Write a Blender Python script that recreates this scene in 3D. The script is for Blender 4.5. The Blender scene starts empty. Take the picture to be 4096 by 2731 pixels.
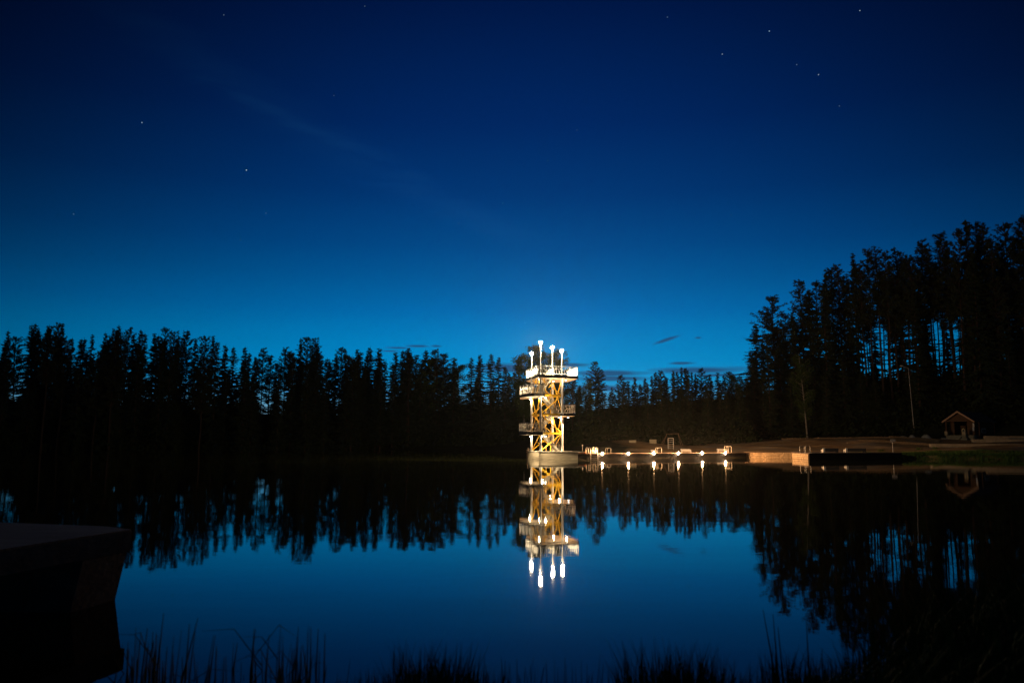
import bpy, math, random
import numpy as np
from mathutils import Vector, Matrix
random.seed(7)
C = bpy.context.scene.collection
S = bpy.context.scene
PI = math.pi

# ------------------------------------------------------------------ camera
CAM_H, F_PX, TILT, ROLL = 2.0, 3186.0, math.radians(7.2), math.radians(0.25)
def ray(px, py):
    x = (px-2048)/F_PX; y = -(py-1365.5)/F_PX
    x, y = x*math.cos(ROLL)-y*math.sin(ROLL), x*math.sin(ROLL)+y*math.cos(ROLL)
    return Vector((x, math.cos(TILT)-y*math.sin(TILT), math.sin(TILT)+y*math.cos(TILT)))
def onz(px, py, z=0.0):
    r = ray(px, py); t = (z-CAM_H)/r.z
    return Vector((r.x*t, r.y*t, z))
def ony(px, py, Y):
    r = ray(px, py); t = Y/r.y
    return Vector((r.x*t, Y, CAM_H+r.z*t))
cam_d = bpy.data.cameras.new('camera'); cam = bpy.data.objects.new('camera', cam_d); C.objects.link(cam)
cam_d.sensor_width = 36; cam_d.lens = F_PX/4096*36
cam_d.clip_start = .1; cam_d.clip_end = 5000
fwd = ray(2048, 1365.5).normalized()
rt = Vector((math.cos(ROLL), -math.sin(ROLL)*math.sin(TILT), math.sin(ROLL)*math.cos(TILT))).normalized()
up = rt.cross(fwd).normalized()
cam.matrix_world = Matrix(((rt.x, up.x, -fwd.x, 0), (rt.y, up.y, -fwd.y, 0), (rt.z, up.z, -fwd.z, CAM_H), (0, 0, 0, 1)))
S.camera = cam
cam_d.dof.use_dof = True; cam_d.dof.focus_distance = 95; cam_d.dof.aperture_fstop = 1.6
S.view_settings.view_transform = 'Standard'; S.view_settings.look = 'None'
S.view_settings.exposure = 0; S.view_settings.gamma = 1
S.render.engine = 'CYCLES'
S.cycles.max_bounces = 6; S.cycles.diffuse_bounces = 2; S.cycles.glossy_bounces = 4
S.cycles.transmission_bounces = 2; S.cycles.volume_bounces = 0; S.cycles.filter_width = 1.5
S.cycles.sample_clamp_indirect = 4; S.cycles.sample_clamp_direct = 0

# ------------------------------------------------------------------ node helpers
def lin(c):
    return tuple((v/255/12.92 if v/255 <= .04045 else ((v/255+.055)/1.055)**2.4) for v in c)
class NT:
    def __init__(s, tree): s.t = tree; s.n = tree.nodes; s.l = tree.links
    def m(s, op, a, b=None, c=None, clamp=False):
        nd = s.n.new('ShaderNodeMath'); nd.operation = op; nd.use_clamp = clamp
        for i, v in enumerate((a, b, c)):
            if v is None: continue
            if isinstance(v, (int, float)): nd.inputs[i].default_value = v
            else: s.l.new(v, nd.inputs[i])
        return nd.outputs[0]
    def mix(s, fac, a, b, blend='MIX'):
        nd = s.n.new('ShaderNodeMix'); nd.data_type = 'RGBA'; nd.blend_type = blend; nd.clamp_factor = True
        for sock, v in ((nd.inputs[0], fac), (nd.inputs[6], a), (nd.inputs[7], b)):
            if isinstance(v, (int, float)): sock.default_value = v
            elif isinstance(v, tuple): sock.default_value = (*v[:3], 1)
            else: s.l.new(v, sock)
        return nd.outputs[2]
    def noise(s, vec, scale, detail=4, rough=.55, out=0):
        nd = s.n.new('ShaderNodeTexNoise'); nd.inputs['Scale'].default_value = scale
        nd.inputs['Detail'].default_value = detail; nd.inputs['Roughness'].default_value = rough
        if vec is not None: s.l.new(vec, nd.inputs['Vector'])
        return nd.outputs[out]
    def ramp(s, fac, stops, interp='LINEAR'):
        nd = s.n.new('ShaderNodeValToRGB'); nd.color_ramp.interpolation = interp
        el = nd.color_ramp.elements
        while len(el) < len(stops): el.new(.5)
        for e, (p, c) in zip(el, stops): e.position = p; e.color = (*c, 1)
        s.l.new(fac, nd.inputs[0]); return nd.outputs[0]
    def mapv(s, vec, scale=(1, 1, 1), loc=(0, 0, 0)):
        nd = s.n.new('ShaderNodeMapping'); nd.inputs['Scale'].default_value = scale; nd.inputs['Location'].default_value = loc
        s.l.new(vec, nd.inputs['Vector']); return nd.outputs[0]

# ------------------------------------------------------------------ world: deep dusk sky, clouds, stars
W = bpy.data.worlds.new('World'); S.world = W; W.use_nodes = True
w = NT(W.node_tree); w.n.clear()
tc = w.n.new('ShaderNodeTexCoord'); gen = tc.outputs['Generated']
sep = w.n.new('ShaderNodeSeparateXYZ'); w.l.new(gen, sep.inputs[0]); X, Y_, Z_ = sep.outputs
zc = w.m('MAXIMUM', Z_, 0.0)
SKY = [(0, (150, 172, 186)), (.025, (130, 172, 192)), (.05, (85, 158, 198)), (.075, (20, 148, 206)), (.10, (0, 139, 203)), (.133, (0, 125, 192)), (.161, (0, 108, 178)),
       (.20, (0, 90, 157)), (.238, (0, 74, 140)), (.30, (0, 55, 118)), (.38, (0, 39, 98)), (.506, (0, 22, 68)), (.7, (0, 12, 44)), (1, (0, 8, 30))]
base = w.ramp(zc, [(p, lin(c)) for p, c in SKY])
AZ0 = math.radians(1.5)
hyp = w.m('SQRT', w.m('ADD', w.m('MULTIPLY', X, X), w.m('ADD', w.m('MULTIPLY', Y_, Y_), 1e-5)))
dot = w.m('DIVIDE', w.m('ADD', w.m('MULTIPLY', X, math.sin(AZ0)), w.m('MULTIPLY', Y_, math.cos(AZ0))), hyp)
dot = w.m('MAXIMUM', dot, .6)
azf = w.m('POWER', dot, w.m('ADD', w.m('MULTIPLY', zc, 10.5), 2.75))
col = w.mix(1.0, base, azf, 'MULTIPLY')
az = w.m('ARCTAN2', X, Y_); el = w.m('ARCTAN2', Z_, hyp)
cmb = w.n.new('ShaderNodeCombineXYZ'); w.l.new(w.m('MULTIPLY', az, 14.0), cmb.inputs[0]); w.l.new(w.m('MULTIPLY', el, 90.0), cmb.inputs[1])
cn = w.noise(cmb.outputs[0], 1.0, 5, .6)
def blob(px, py, wpx, hpx, ang=0, soft=.75, nz=1.3):
    r = ray(px, py); a0 = math.atan2(r.x, r.y); e0 = math.atan2(r.z, math.hypot(r.x, r.y))
    da = w.m('SUBTRACT', az, a0); de = w.m('SUBTRACT', el, e0); c, s_ = math.cos(ang), math.sin(ang)
    u = w.m('DIVIDE', w.m('ADD', w.m('MULTIPLY', da, c), w.m('MULTIPLY', de, s_)), wpx/F_PX)
    v = w.m('DIVIDE', w.m('SUBTRACT', w.m('MULTIPLY', de, c), w.m('MULTIPLY', da, s_)), hpx/F_PX)
    d = w.m('ADD', w.m('SQRT', w.m('ADD', w.m('MULTIPLY', u, u), w.m('MULTIPLY', v, v))), w.m('MULTIPLY', w.m('SUBTRACT', cn, .5), nz))
    return w.m('DIVIDE', w.m('SUBTRACT', 1.15, d), soft, clamp=True)
acc = None
for a in [(2050, 1474, 150, 22), (2290, 1459, 80, 9), (2440, 1492, 170, 12), (2450, 1514, 180, 11), (2800, 1481, 210, 15), (2727, 1452, 50, 6),
          (2665, 1359, 60, 7, .3), (1675, 1384, 48, 5), (1745, 1384, 26, 5), (1590, 1391, 50, 4), (1560, 1404, 40, 3), (2792, 1351, 14, 4), (2400, 1552, 130, 13), (2860, 1500, 130, 8)]:
    b = blob(*a)
    acc = b if acc is None else w.m('MAXIMUM', acc, b)
col = w.mix(w.m('MULTIPLY', acc, .82), col, lin((34, 62, 100)))
cir = blob(1150, 470, 1150, 90, -.42, 1.1, 1.8)
cir2 = blob(1250, 520, 420, 26, -.3, .9, 2.2)
cir3 = blob(1880, 860, 420, 55, -.35, 1.0, 2.0)
ca = w.m('ADD', w.m('MULTIPLY', cir, .10), w.m('ADD', w.m('MULTIPLY', cir2, .13), w.m('MULTIPLY', cir3, .14)))
col = w.mix(w.m('MULTIPLY', ca, w.m('MULTIPLY', azf, .35)), col, lin((40, 100, 150)))
stars = [(566, 391, 3), (326, 282, 1.6), (514, 35, .9), (838, 15, .8), (169, 492, .8), (611, 490, .9), (1155, 467, 1.1), (1053, 513, .8), (1258, 369, .8), (1533, 40, 1),
         (1659, 125, 1.4), (1767, 72, 1.8), (1830, 149, 1), (1880, 172, 1.6), (1975, 25, 1.4), (1206, 741, .9), (767, 220, .5), (1567, 702, .7), (1679, 494, .5), (552, 551, .5), (1325, 299, .5), (1928, 244, .7)]
sacc = None
for sx, sy, k in stars:
    r = ray(sx*1.7415, sy*1.7415).normalized()
    nd = w.n.new('ShaderNodeVectorMath'); nd.operation = 'DISTANCE'; w.l.new(gen, nd.inputs[0]); nd.inputs[1].default_value = r
    b = w.m('MULTIPLY', w.m('LESS_THAN', nd.outputs['Value'], .00062), (k*.2 if k > 1.3 else k*.12))
    sacc = b if sacc is None else w.m('ADD', sacc, b)
cs = w.n.new('ShaderNodeCombineXYZ')
for i, k in enumerate((.75, .9, 1.0)): w.l.new(w.m('MULTIPLY', sacc, k), cs.inputs[i])
col = w.mix(1.0, col, cs.outputs[0], 'ADD')
bg = w.n.new('ShaderNodeBackground'); w.l.new(col, bg.inputs[0]); bg.inputs[1].default_value = 1.0
wo = w.n.new('ShaderNodeOutputWorld'); w.l.new(bg.outputs[0], wo.inputs[0])

# lamp powers (W) of the lamps the place has
P_TOP, P_FLOOD, P_JETTY = 12000, 125, 4800
COL_TOP, COL_FLOOD, COL_JETTY = (1, .77, .46), (1, .76, .44), (1, .50, .20)

# ------------------------------------------------------------------ materials
def mat(name, color, color2=None, scale=3.0, rough=.8, metal=0.0, bump=0.0, stretch=(1, 1, 1), spec=.3, bscale=None):
    m = bpy.data.materials.new(name); m.use_nodes = True; t = NT(m.node_tree)
    p = t.n['Principled BSDF']; p.inputs['Roughness'].default_value = rough; p.inputs['Metallic'].default_value = metal
    p.inputs['Specular IOR Level'].default_value = spec
    co = t.n.new('ShaderNodeTexCoord').outputs['Object']
    v = t.mapv(co, stretch)
    if color2 is None: color2 = tuple(c*.7 for c in color)
    n = t.noise(v, scale, 6, .6)
    f = t.m('MULTIPLY', t.m('SUBTRACT', n, .32), 2.6, clamp=True)
    t.l.new(t.mix(f, color2, color), p.inputs['Base Color'])
    if bump:
        b = t.n.new('ShaderNodeBump'); b.inputs['Strength'].default_value = bump; b.inputs['Distance'].default_value = .05
        t.l.new(t.noise(v, bscale or scale*4, 4), b.inputs['Height']); t.l.new(b.outputs[0], p.inputs['Normal'])
    return m
def emat(name, color, strength):
    m = bpy.data.materials.new(name); m.use_nodes = True; t = NT(m.node_tree); t.n.clear()
    e = t.n.new('ShaderNodeEmission'); e.inputs[0].default_value = (*color, 1); e.inputs[1].default_value = strength
    o = t.n.new('ShaderNodeOutputMaterial'); t.l.new(e.outputs[0], o.inputs[0]); return m
M = dict(
    spruce=mat('spruce_needles', (.035, .055, .03), (.018, .03, .016), 1.5, .8, spec=.1),
    pine=mat('pine_needles', (.045, .06, .032), (.022, .033, .018), 1.5, .8, spec=.1),
    birch=mat('birch_leaves', (.08, .12, .03), (.04, .07, .02), 1.2, .7, spec=.1),
    bark=mat('pine_bark', (.065, .045, .035), (.035, .026, .02), 6, .9, stretch=(1, 1, .2), bump=.4, spec=.1),
    birchbark=mat('birch_bark', (.36, .34, .30), (.05, .045, .04), 5, .8, stretch=(1, 1, 2.5)),
    under=mat('undergrowth_leaves', (.026, .04, .016), (.012, .02, .009), .8, .85, spec=.05),
    sand=mat('sand', (.36, .25, .15), (.22, .15, .09), .35, .95, bump=.6, bscale=2.5, spec=.1),
    grass=mat('grass_blades', (.08, .14, .028), (.035, .06, .016), .9, .8, spec=.1),
    reed=mat('reed_stem', (.05, .06, .03), (.02, .025, .012), 3, .8, spec=.1),
    concrete=mat('board_marked_concrete', (.50, .42, .30), (.28, .23, .17), 1.6, .85, bump=.5, stretch=(.5, .5, 6), bscale=4),
    slab=mat('weathered_concrete', (.14, .12, .105), (.07, .06, .055), 2.2, .9, bump=.3, bscale=9, stretch=(1, 1, 2.5)),
    slabtop=mat('worn_slab_top', (.15, .14, .14), (.05, .05, .05), 1.2, .75, bump=.5, stretch=(.4, 2.5, 1), bscale=10),
    steel=mat('white_painted_steel', (.78, .76, .72), (.66, .64, .6), 4, .4, spec=.5),
    stairsteel=mat('galvanised_stair_steel', (.36, .33, .27), (.26, .24, .2), 4, .5),
    yellow=mat('yellow_painted_steel', (.85, .50, .015), (.74, .42, .012), 4, .45, spec=.5),
    fascia=mat('dark_platform_fascia', (.045, .045, .05), (.03, .03, .035), 5, .6),
    soffit=mat('pale_soffit', (.5, .45, .38), (.4, .36, .3), 3, .7),
    rail=mat('dark_handrail', (.07, .08, .075), (.05, .055, .05), 5, .4, metal=.3),
    deckwood=mat('deck_boards', (.15, .10, .07), (.08, .055, .04), 3, .85, stretch=(1, 6, 1), bump=.4),
    quay=mat('tarred_timber', (.026, .018, .013), (.013, .009, .007), 2, .85, stretch=(.5, .5, 8), bump=.5),
    block=mat('stone_blocks', (.44, .31, .18), (.26, .18, .10), 2.5, .85, bump=.5),
    chrome=mat('stainless_tube', (.26, .26, .25), (.2, .2, .19), 5, .4, metal=.3, spec=.6),
    lampbody=mat('lamp_housing', (.5, .5, .5), (.35, .35, .35), 5, .5),
    log=mat('brown_logs', (.11, .065, .04), (.06, .035, .022), 4, .8, stretch=(.4, .4, 8), bump=.5),
    board=mat('gable_board', (.42, .28, .2), (.3, .2, .14), 4, .7),
    roof=mat('dark_roof_felt', (.09, .095, .11), (.055, .06, .07), 3, .8),
    stone=mat('terrace_stone', (.36, .3, .22), (.2, .17, .12), 1.6, .9, bump=.6),
    palis=mat('palisade_logs', (.2, .14, .09), (.1, .07, .045), 4, .9),
    pale=mat('pale_sand', (.46, .42, .38), (.32, .29, .26), 1.4, .95, bump=.6),
    white=mat('white_paint', (.72, .7, .66), (.6, .58, .54), 5, .6),
    cream=mat('cream_paint', (.62, .58, .36), (.5, .46, .3), 5, .6),
    bluep=mat('blue_notice', (.25, .42, .55), (.6, .65, .7), 3, .6),
    benchw=mat('bench_concrete', (.5, .49, .47), (.38, .37, .36), 4, .8),
    benchd=mat('bench_dark_wood', (.04, .04, .045), (.025, .025, .03), 5, .7),
    panel=mat('beige_panel', (.36, .33, .24), (.28, .25, .18), 3, .8),
    orange=mat('orange_canvas', (.8, .25, .08), (.6, .18, .06), 5, .7),
    iron=mat('rusty_chain', (.16, .12, .09), (.09, .06, .05), 12, .6, metal=.6),
    dimtube=mat('glare_dimmed_tube', (.10, .095, .085), (.07, .067, .06), 5, .5),  # tube colour darkened for rails near the lamps, to hold down their glare
    galv=mat('galvanised_pole', (.34, .34, .34), (.24, .24, .24), 4, .5, metal=.3),
    headlamp=emat('tower_lamp_glow', (1, .84, .58), 190),
    floodlens=emat('floodlight_lens', (1, .86, .7), 14),
    jettylens=emat('jetty_lamp_lens', (1, .72, .44), 260),
)
# ground: forest floor blending to sand on the beach side
gm = bpy.data.materials.new('lakeside_ground'); gm.use_nodes = True; t = NT(gm.node_tree)
p = t.n['Principled BSDF']; p.inputs['Roughness'].default_value = .95; p.inputs['Specular IOR Level'].default_value = .1
geo = t.n.new('ShaderNodeNewGeometry'); pos = geo.outputs['Position']
at = t.n.new('ShaderNodeAttribute'); at.attribute_name = 'sandy'
n1 = t.noise(pos, .12, 6, .62); n2 = t.noise(t.mapv(pos, (.25, 1.6, 1)), .7, 5, .6); n3 = t.noise(pos, 2.5, 4)
sandc = t.mix(t.m('MULTIPLY', t.m('SUBTRACT', n2, .38), 4, clamp=True), (.30, .16, .07), (.62, .40, .20))
sandc = t.mix(t.m('MULTIPLY', t.m('SUBTRACT', n1, .5), 5, clamp=True), sandc, (.40, .34, .28))
forest = t.mix(n3, (.012, .016, .008), (.03, .04, .018))
ff = t.m('ADD', at.outputs['Fac'], t.m('MULTIPLY', t.m('SUBTRACT', n1, .5), .5))
ff = t.m('MULTIPLY', t.m('SUBTRACT', ff, .42), 6, clamp=True)
t.l.new(t.mix(ff, forest, sandc), p.inputs['Base Color'])
b = t.n.new('ShaderNodeBump'); b.inputs['Strength'].default_value = .9; b.inputs['Distance'].default_value = .25
t.l.new(t.m('ADD', n2, t.m('MULTIPLY', n3, .4)), b.inputs['Height']); t.l.new(b.outputs[0], p.inputs['Normal'])
M['ground'] = gm
# water: still lake with a faint pollen film
wm = bpy.data.materials.new('lake_water'); wm.use_nodes = True; t = NT(wm.node_tree)
p = t.n['Principled BSDF']; p.inputs['Roughness'].default_value = .014; p.inputs['IOR'].default_value = 1.33
p.inputs['Base Color'].default_value = (.002, .004, .005, 1); p.inputs['Specular IOR Level'].default_value = .5
pos = t.n.new('ShaderNodeNewGeometry').outputs['Position']
r1 = t.noise(t.mapv(pos, (.5, .8, 1)), .55, 3, .5); r2 = t.noise(t.mapv(pos, (1, 1, 1)), 5, 3, .6)
b = t.n.new('ShaderNodeBump'); b.inputs['Strength'].default_value = 1; b.inputs['Distance'].default_value = .0035
t.l.new(t.m('ADD', r1, t.m('MULTIPLY', r2, .10)), b.inputs['Height']); t.l.new(b.outputs[0], p.inputs['Normal'])
df = t.n.new('ShaderNodeBsdfDiffuse'); df.inputs[0].default_value = (.38, .36, .08, 1)
film = t.m('MULTIPLY', t.m('SUBTRACT', t.noise(t.mapv(pos, (.15, .6, 1)), .4, 5, .6), .35), .045, clamp=True)
ms = t.n.new('ShaderNodeMixShader'); t.l.new(film, ms.inputs[0]); t.l.new(p.outputs[0], ms.inputs[1]); t.l.new(df.outputs[0], ms.inputs[2])
t.l.new(ms.outputs[0], t.n['Material Output'].inputs[0])
M['water'] = wm

# ------------------------------------------------------------------ mesh builder
class MB:
    def __init__(s): s.v = []; s.f = []
    def box(s, c, d, rz=0.0):
        cx, cy, cz = c; hx, hy, hz = d[0]/2, d[1]/2, d[2]/2; n = len(s.v); ca, sa = math.cos(rz), math.sin(rz)
        for x, y, z in ((-1, -1, -1), (1, -1, -1), (1, 1, -1), (-1, 1, -1), (-1, -1, 1), (1, -1, 1), (1, 1, 1), (-1, 1, 1)):
            x, y = x*hx, y*hy; s.v.append((cx+x*ca-y*sa, cy+x*sa+y*ca, cz+z*hz))
        s.f += [tuple(n+i for i in q) for q in ((0, 3, 2, 1), (4, 5, 6, 7), (0, 1, 5, 4), (1, 2, 6, 5), (2, 3, 7, 6), (3, 0, 4, 7))]
        return s
    def tube(s, a, b, r, n=8, r2=None):
        a, b = Vector(a), Vector(b); d = (b-a); r2 = r if r2 is None else r2
        if d.length < 1e-6: return s
        d.normalize(); u = d.orthogonal().normalized(); v = d.cross(u); k = len(s.v)
        for p, rr in ((a, r), (b, r2)):
            for i in range(n):
                t_ = 2*PI*i/n; q = p+(u*math.cos(t_)+v*math.sin(t_))*rr; s.v.append(tuple(q))
        for i in range(n): s.f.append((k+i, k+(i+1) % n, k+n+(i+1) % n, k+n+i))
        s.f.append(tuple(k+i for i in range(n))[::-1]); s.f.append(tuple(k+n+i for i in range(n)))
        return s
    def path(s, pts, r, n=8):
        for a, b in zip(pts, pts[1:]): s.tube(a, b, r, n)
        return s
    def beam(s, a, b, wd, ht):
        a, b = Vector(a), Vector(b); d = (b-a).normalized(); up_ = Vector((0, 0, 1))
        if abs(d.z) > .98: up_ = Vector((0, 1, 0))
        u = d.cross(up_).normalized()*wd/2; v = u.cross(d).normalized()*ht/2; k = len(s.v)
        for p in (a, b):
            for q in (-u-v, u-v, u+v, -u+v): s.v.append(tuple(p+q))
        s.f += [tuple(k+i for i in q) for q in ((0, 1, 2, 3), (7, 6, 5, 4), (0, 4, 5, 1), (1, 5, 6, 2), (2, 6, 7, 3), (3, 7, 4, 0))]
        return s
    def prism(s, poly, z0, z1):
        k = len(s.v); n = len(poly)
        z0 = z0 if hasattr(z0, '__len__') else [z0]*n; z1 = z1 if hasattr(z1, '__len__') else [z1]*n
        for (x, y), z in zip(poly, z0): s.v.append((x, y, z))
        for (x, y), z in zip(poly, z1): s.v.append((x, y, z))
        s.f.append(tuple(k+i for i in range(n))[::-1]); s.f.append(tuple(k+n+i for i in range(n)))
        for i in range(n): s.f.append((k+i, k+(i+1) % n, k+n+(i+1) % n, k+n+i))
        return s
    def lathe(s, c, prof, n=16):
        k = len(s.v)
        for r, z in prof:
            for i in range(n): s.v.append((c[0]+r*math.cos(2*PI*i/n), c[1]+r*math.sin(2*PI*i/n), c[2]+z))
        for j in range(len(prof)-1):
            for i in range(n): s.f.append((k+j*n+i, k+j*n+(i+1) % n, k+(j+1)*n+(i+1) % n, k+(j+1)*n+i))
        s.f.append(tuple(k+i for i in range(n))[::-1]); s.f.append(tuple(k+(len(prof)-1)*n+i for i in range(n)))
        return s
    def blob(s, c, r, n=10, rings=6, jit=.12):
        k = len(s.v); s.v.append((c[0], c[1], c[2]-r[2]))
        for j in range(1, rings):
            ph = -PI/2+PI*j/rings
            for i in range(n):
                a = 2*PI*i/n; q = 1+random.uniform(-jit, jit)
                s.v.append((c[0]+r[0]*math.cos(ph)*math.cos(a)*q, c[1]+r[1]*math.cos(ph)*math.sin(a)*q, c[2]+r[2]*math.sin(ph)*q))
        s.v.append((c[0], c[1], c[2]+r[2])); top = len(s.v)-1
        for i in range(n):
            s.f.append((k, k+1+(i+1) % n, k+1+i)); o = k+1+(rings-2)*n; s.f.append((top, o+i, o+(i+1) % n))
            for j in range(rings-2):
                o = k+1+j*n; s.f.append((o+i, o+(i+1) % n, o+n+(i+1) % n, o+n+i))
        return s
    def quad(s, c, u, v):
        k = len(s.v)
        for p in (c-u-v, c+u-v, c+u+v, c-u+v): s.v.append(tuple(p))
        s.f.append((k, k+1, k+2, k+3))
    def tri(s, a, b, c):
        k = len(s.v); s.v += [tuple(a), tuple(b), tuple(c)]; s.f.append((k, k+1, k+2))
    def mesh(s, name, m, smooth=False):
        me = bpy.data.meshes.new(name); me.from_pydata(s.v, [], s.f); me.materials.append(m)
        if smooth: me.polygons.foreach_set('use_smooth', [True]*len(me.polygons))
        me.update(); return me
    def build(s, name, m, parent=None, smooth=False):
        o = bpy.data.objects.new(name, s.mesh(name, m, smooth)); C.objects.link(o)
        if parent is not None:
            o.parent = parent; o.matrix_parent_inverse = Matrix.Translation(-Vector(parent.location)) if parent.type == 'EMPTY' else Matrix()
        return o
def tag(o, label, cat, group=None, kind=None):
    if label: o['label'] = label
    if cat: o['category'] = cat
    if group: o['group'] = group
    if kind: o['kind'] = kind
    return o
def thing(name, label, cat, loc, group=None):
    o = bpy.data.objects.new(name, None); o.location = loc; C.objects.link(o); o.empty_display_size = .2
    return tag(o, label, cat, group)
def lamp_light(name, loc, power, color, radius, parent, spot=None, aim=None):
    d = bpy.data.lights.new(name, 'SPOT' if spot else 'POINT'); d.energy = power; d.color = color; d.shadow_soft_size = radius
    if spot: d.spot_size = spot; d.spot_blend = .6
    o = bpy.data.objects.new(name, d); C.objects.link(o); o.location = loc
    if aim is not None: o.rotation_euler = (Vector(aim)-Vector(loc)).to_track_quat('-Z', 'Y').to_euler()
    o.parent = parent; o.matrix_parent_inverse = Matrix.Translation(-Vector(parent.location))
    return o

# ------------------------------------------------------------------ terrain
LAKE = [(-400, -40), (-30, 2), (-8, 5.2), (-3.5, 5.6), (-.5, 5.0), (1.6, 5.6), (3.2, 7.2), (5.2, 8.6), (9, 9.3), (16, 12), (40, 25), (90, 60), (120, 90), (95, 103), (70, 107.5),
        (56, 108.5), (49, 107.5), (46, 110), (40.5, 114.9), (33.5, 114.9), (30, 119), (22, 125), (12, 131), (6, 145), (2, 165), (-12, 195), (-45, 222), (-95, 233), (-150, 226), (-230, 200), (-400, 120)]
LK = np.array(LAKE, float)
def lake_sd(x, y):
    """signed distance to the shore line: >0 on land"""
    x = np.asarray(x, float); y = np.asarray(y, float); best = np.full(x.shape, 1e9); ins = np.zeros(x.shape, bool)
    n = len(LK)
    for i in range(n):
        a, b_ = LK[i], LK[(i+1) % n]; d = b_-a
        tt = np.clip(((x-a[0])*d[0]+(y-a[1])*d[1])/(d@d), 0, 1)
        best = np.minimum(best, np.hypot(x-a[0]-tt*d[0], y-a[1]-tt*d[1]))
        c = ((a[1] > y) != (b_[1] > y)) & (x < (b_[0]-a[0])*(y-a[1])/(b_[1]-a[1]+1e-12)+a[0]); ins ^= c
    return np.where(ins, -best, best)
def sst(a, b, x):
    q = np.clip((x-a)/(b-a), 0, 1); return q*q*(3-2*q)
def terr(x, y):
    x = np.asarray(x, float); y = np.asarray(y, float); d = lake_sd(x, y)
    far = sst(60, 90, y); beach = sst(8, 34, x)*far
    dl = np.maximum(d, 0)
    bank = np.minimum(dl*.35, .45)
    ds = np.clip(d-3, 0, 50)+(1.8*np.sin(x*.11)+1.1*np.sin(x*.29+2)+.5*np.sin(x*.83))*np.clip(d/10, 0, 1)*np.clip((53-d)/8, 0, 1)
    fr_ = ds/7.5; st_ = (np.floor(fr_)+sst(.84, 1.0, fr_-np.floor(fr_)))*7.5
    slope = sst(-5, 58, x)*far*np.maximum(.35*ds+.65*st_, 0)*.052
    hill = far*((9.5+4.5*sst(50, 150, -x))*(1-beach)*sst(2, 42, dl)*sst(-60, 10, d+60*0+20) + beach*(11.5+.03*np.clip(x-30, 0, 90))*sst(60, 90, dl))
    ridge = beach*.5*np.exp(-((x-52)/22)**2-((y-150)/9)**2)
    bump = (np.sin(x*.31+1.3)*np.cos(y*.23)+np.sin(x*.13-y*.17))*.18*far*np.clip(dl/12, 0, 1)
    z = bank+slope+hill+ridge+bump
    return np.where(d < 0, -np.minimum(1.6, -d*.35), z), beach*(1-sst(54, 64, dl))
def gz(x, y): return float(terr(np.array([x]), np.array([y]))[0][0])
xs = np.concatenate([np.linspace(-3000, -190, 14), np.arange(-180, -20, 4.), np.arange(-20, 110, 1.25), np.arange(110, 170, 4.), np.linspace(180, 3000, 12)])
ys = np.concatenate([np.linspace(-600, -14, 6), np.arange(-10, 16, .5), np.arange(16, 90, 3.5), np.arange(90, 200, 1.25), np.arange(200, 300, 4.), np.linspace(310, 4000, 12)])
GX, GY = np.meshgrid(xs, ys); GZ, GS = terr(GX, GY)
mb = MB(); mb.v = np.stack([GX.ravel(), GY.ravel(), GZ.ravel()], 1).tolist(); nx = len(xs)
mb.f = [(j*nx+i, j*nx+i+1, (j+1)*nx+i+1, (j+1)*nx+i) for j in range(len(ys)-1) for i in range(nx-1)]
ground = mb.build('ground', M['ground'], smooth=True); ground['kind'] = 'structure'
ca_ = ground.data.attributes.new('sandy', 'FLOAT', 'POINT'); ca_.data.foreach_set('value', GS.ravel().astype(np.float32))
mb = MB(); mb.v = [(-3000, -600, 0), (3000, -600, 0), (3000, 4000, 0), (-3000, 4000, 0)]; mb.f = [(0, 1, 2, 3)]
water = mb.build('water', M['water']); water['kind'] = 'structure'

# ------------------------------------------------------------------ diving tower
U = Vector((math.cos(math.radians(21)), math.sin(math.radians(21)), 0)); V = Vector((-U.y, U.x, 0))
A = Vector((3.45, 95.4, 0))
def tw(u, v, z=0.0): q = A+U*u+V*v; return Vector((q.x, q.y, z))
SQ = 2.8; PZ = .94
pier = thing('tower_pier', 'pale board-marked concrete block standing in the lake under the diving tower', 'pier', tw(0, 0, 0))
MB().prism([tuple(tw(*q)[:2]) for q in ((-.3, -.3), (4.75, -.3), (4.75, 3.3), (-.3, 3.3))], -1.5, PZ-.06).build('wall', M['concrete'], pier)
MB().prism([tuple(tw(*q)[:2]) for q in ((-.34, -.34), (4.79, -.34), (4.79, 3.34), (-.34, 3.34))], PZ-.06, PZ).build('coping', M['soffit'], pier)
tower = thing('diving_tower', 'floodlit yellow and white steel diving tower with four railed platforms on a concrete block', 'diving tower', tw(0, 0, PZ))
corners = {'A': (0, 0), 'B': (0, SQ), 'C': (SQ, 0), 'D': (SQ, SQ)}
lamp_px = {'A': (2162, 1369), 'B': (2130, 1413), 'C': (2250, 1402), 'D': (2213, 1389)}
for k, (cu, cv) in corners.items():
    b0 = tw(cu, cv, PZ); zt = ony(*lamp_px[k], b0.y).z
    lg = MB().tube(b0, tw(cu, cv, 10.0), .13, 12)
    lg.lathe(b0, [(.24, 0), (.24, .04)], 12).build('leg', M['steel'], tower)
    MB().tube(tw(cu, cv, 10.05), tw(cu, cv, zt-.2), .052, 10, .036).build('lamp_pole', M['galv'], tower)
    hd = MB().lathe((b0.x, b0.y, zt-.2), [(.07, -.1), (.12, .0), (.15, .03), (.15, .05)], 18).build('lamp_head', M['lampbody'], tower)
    MB().blob((b0.x, b0.y, zt+.0), (.21, .21, .16), 20, 12, 0).build('lamp_lens', M['headlamp'], hd, smooth=True)
    lamp_light('tower_lamp_light', (b0.x, b0.y, zt-.38), P_TOP, COL_TOP, .12, tower)
BR = .052
LV = [PZ+.03, 3.08, 5.33, 7.63, 9.68]
def yb(a, b, r=BR, name='brace'): MB().tube(a, b, r, 8).build(name, M['yellow'], tower)
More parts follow.
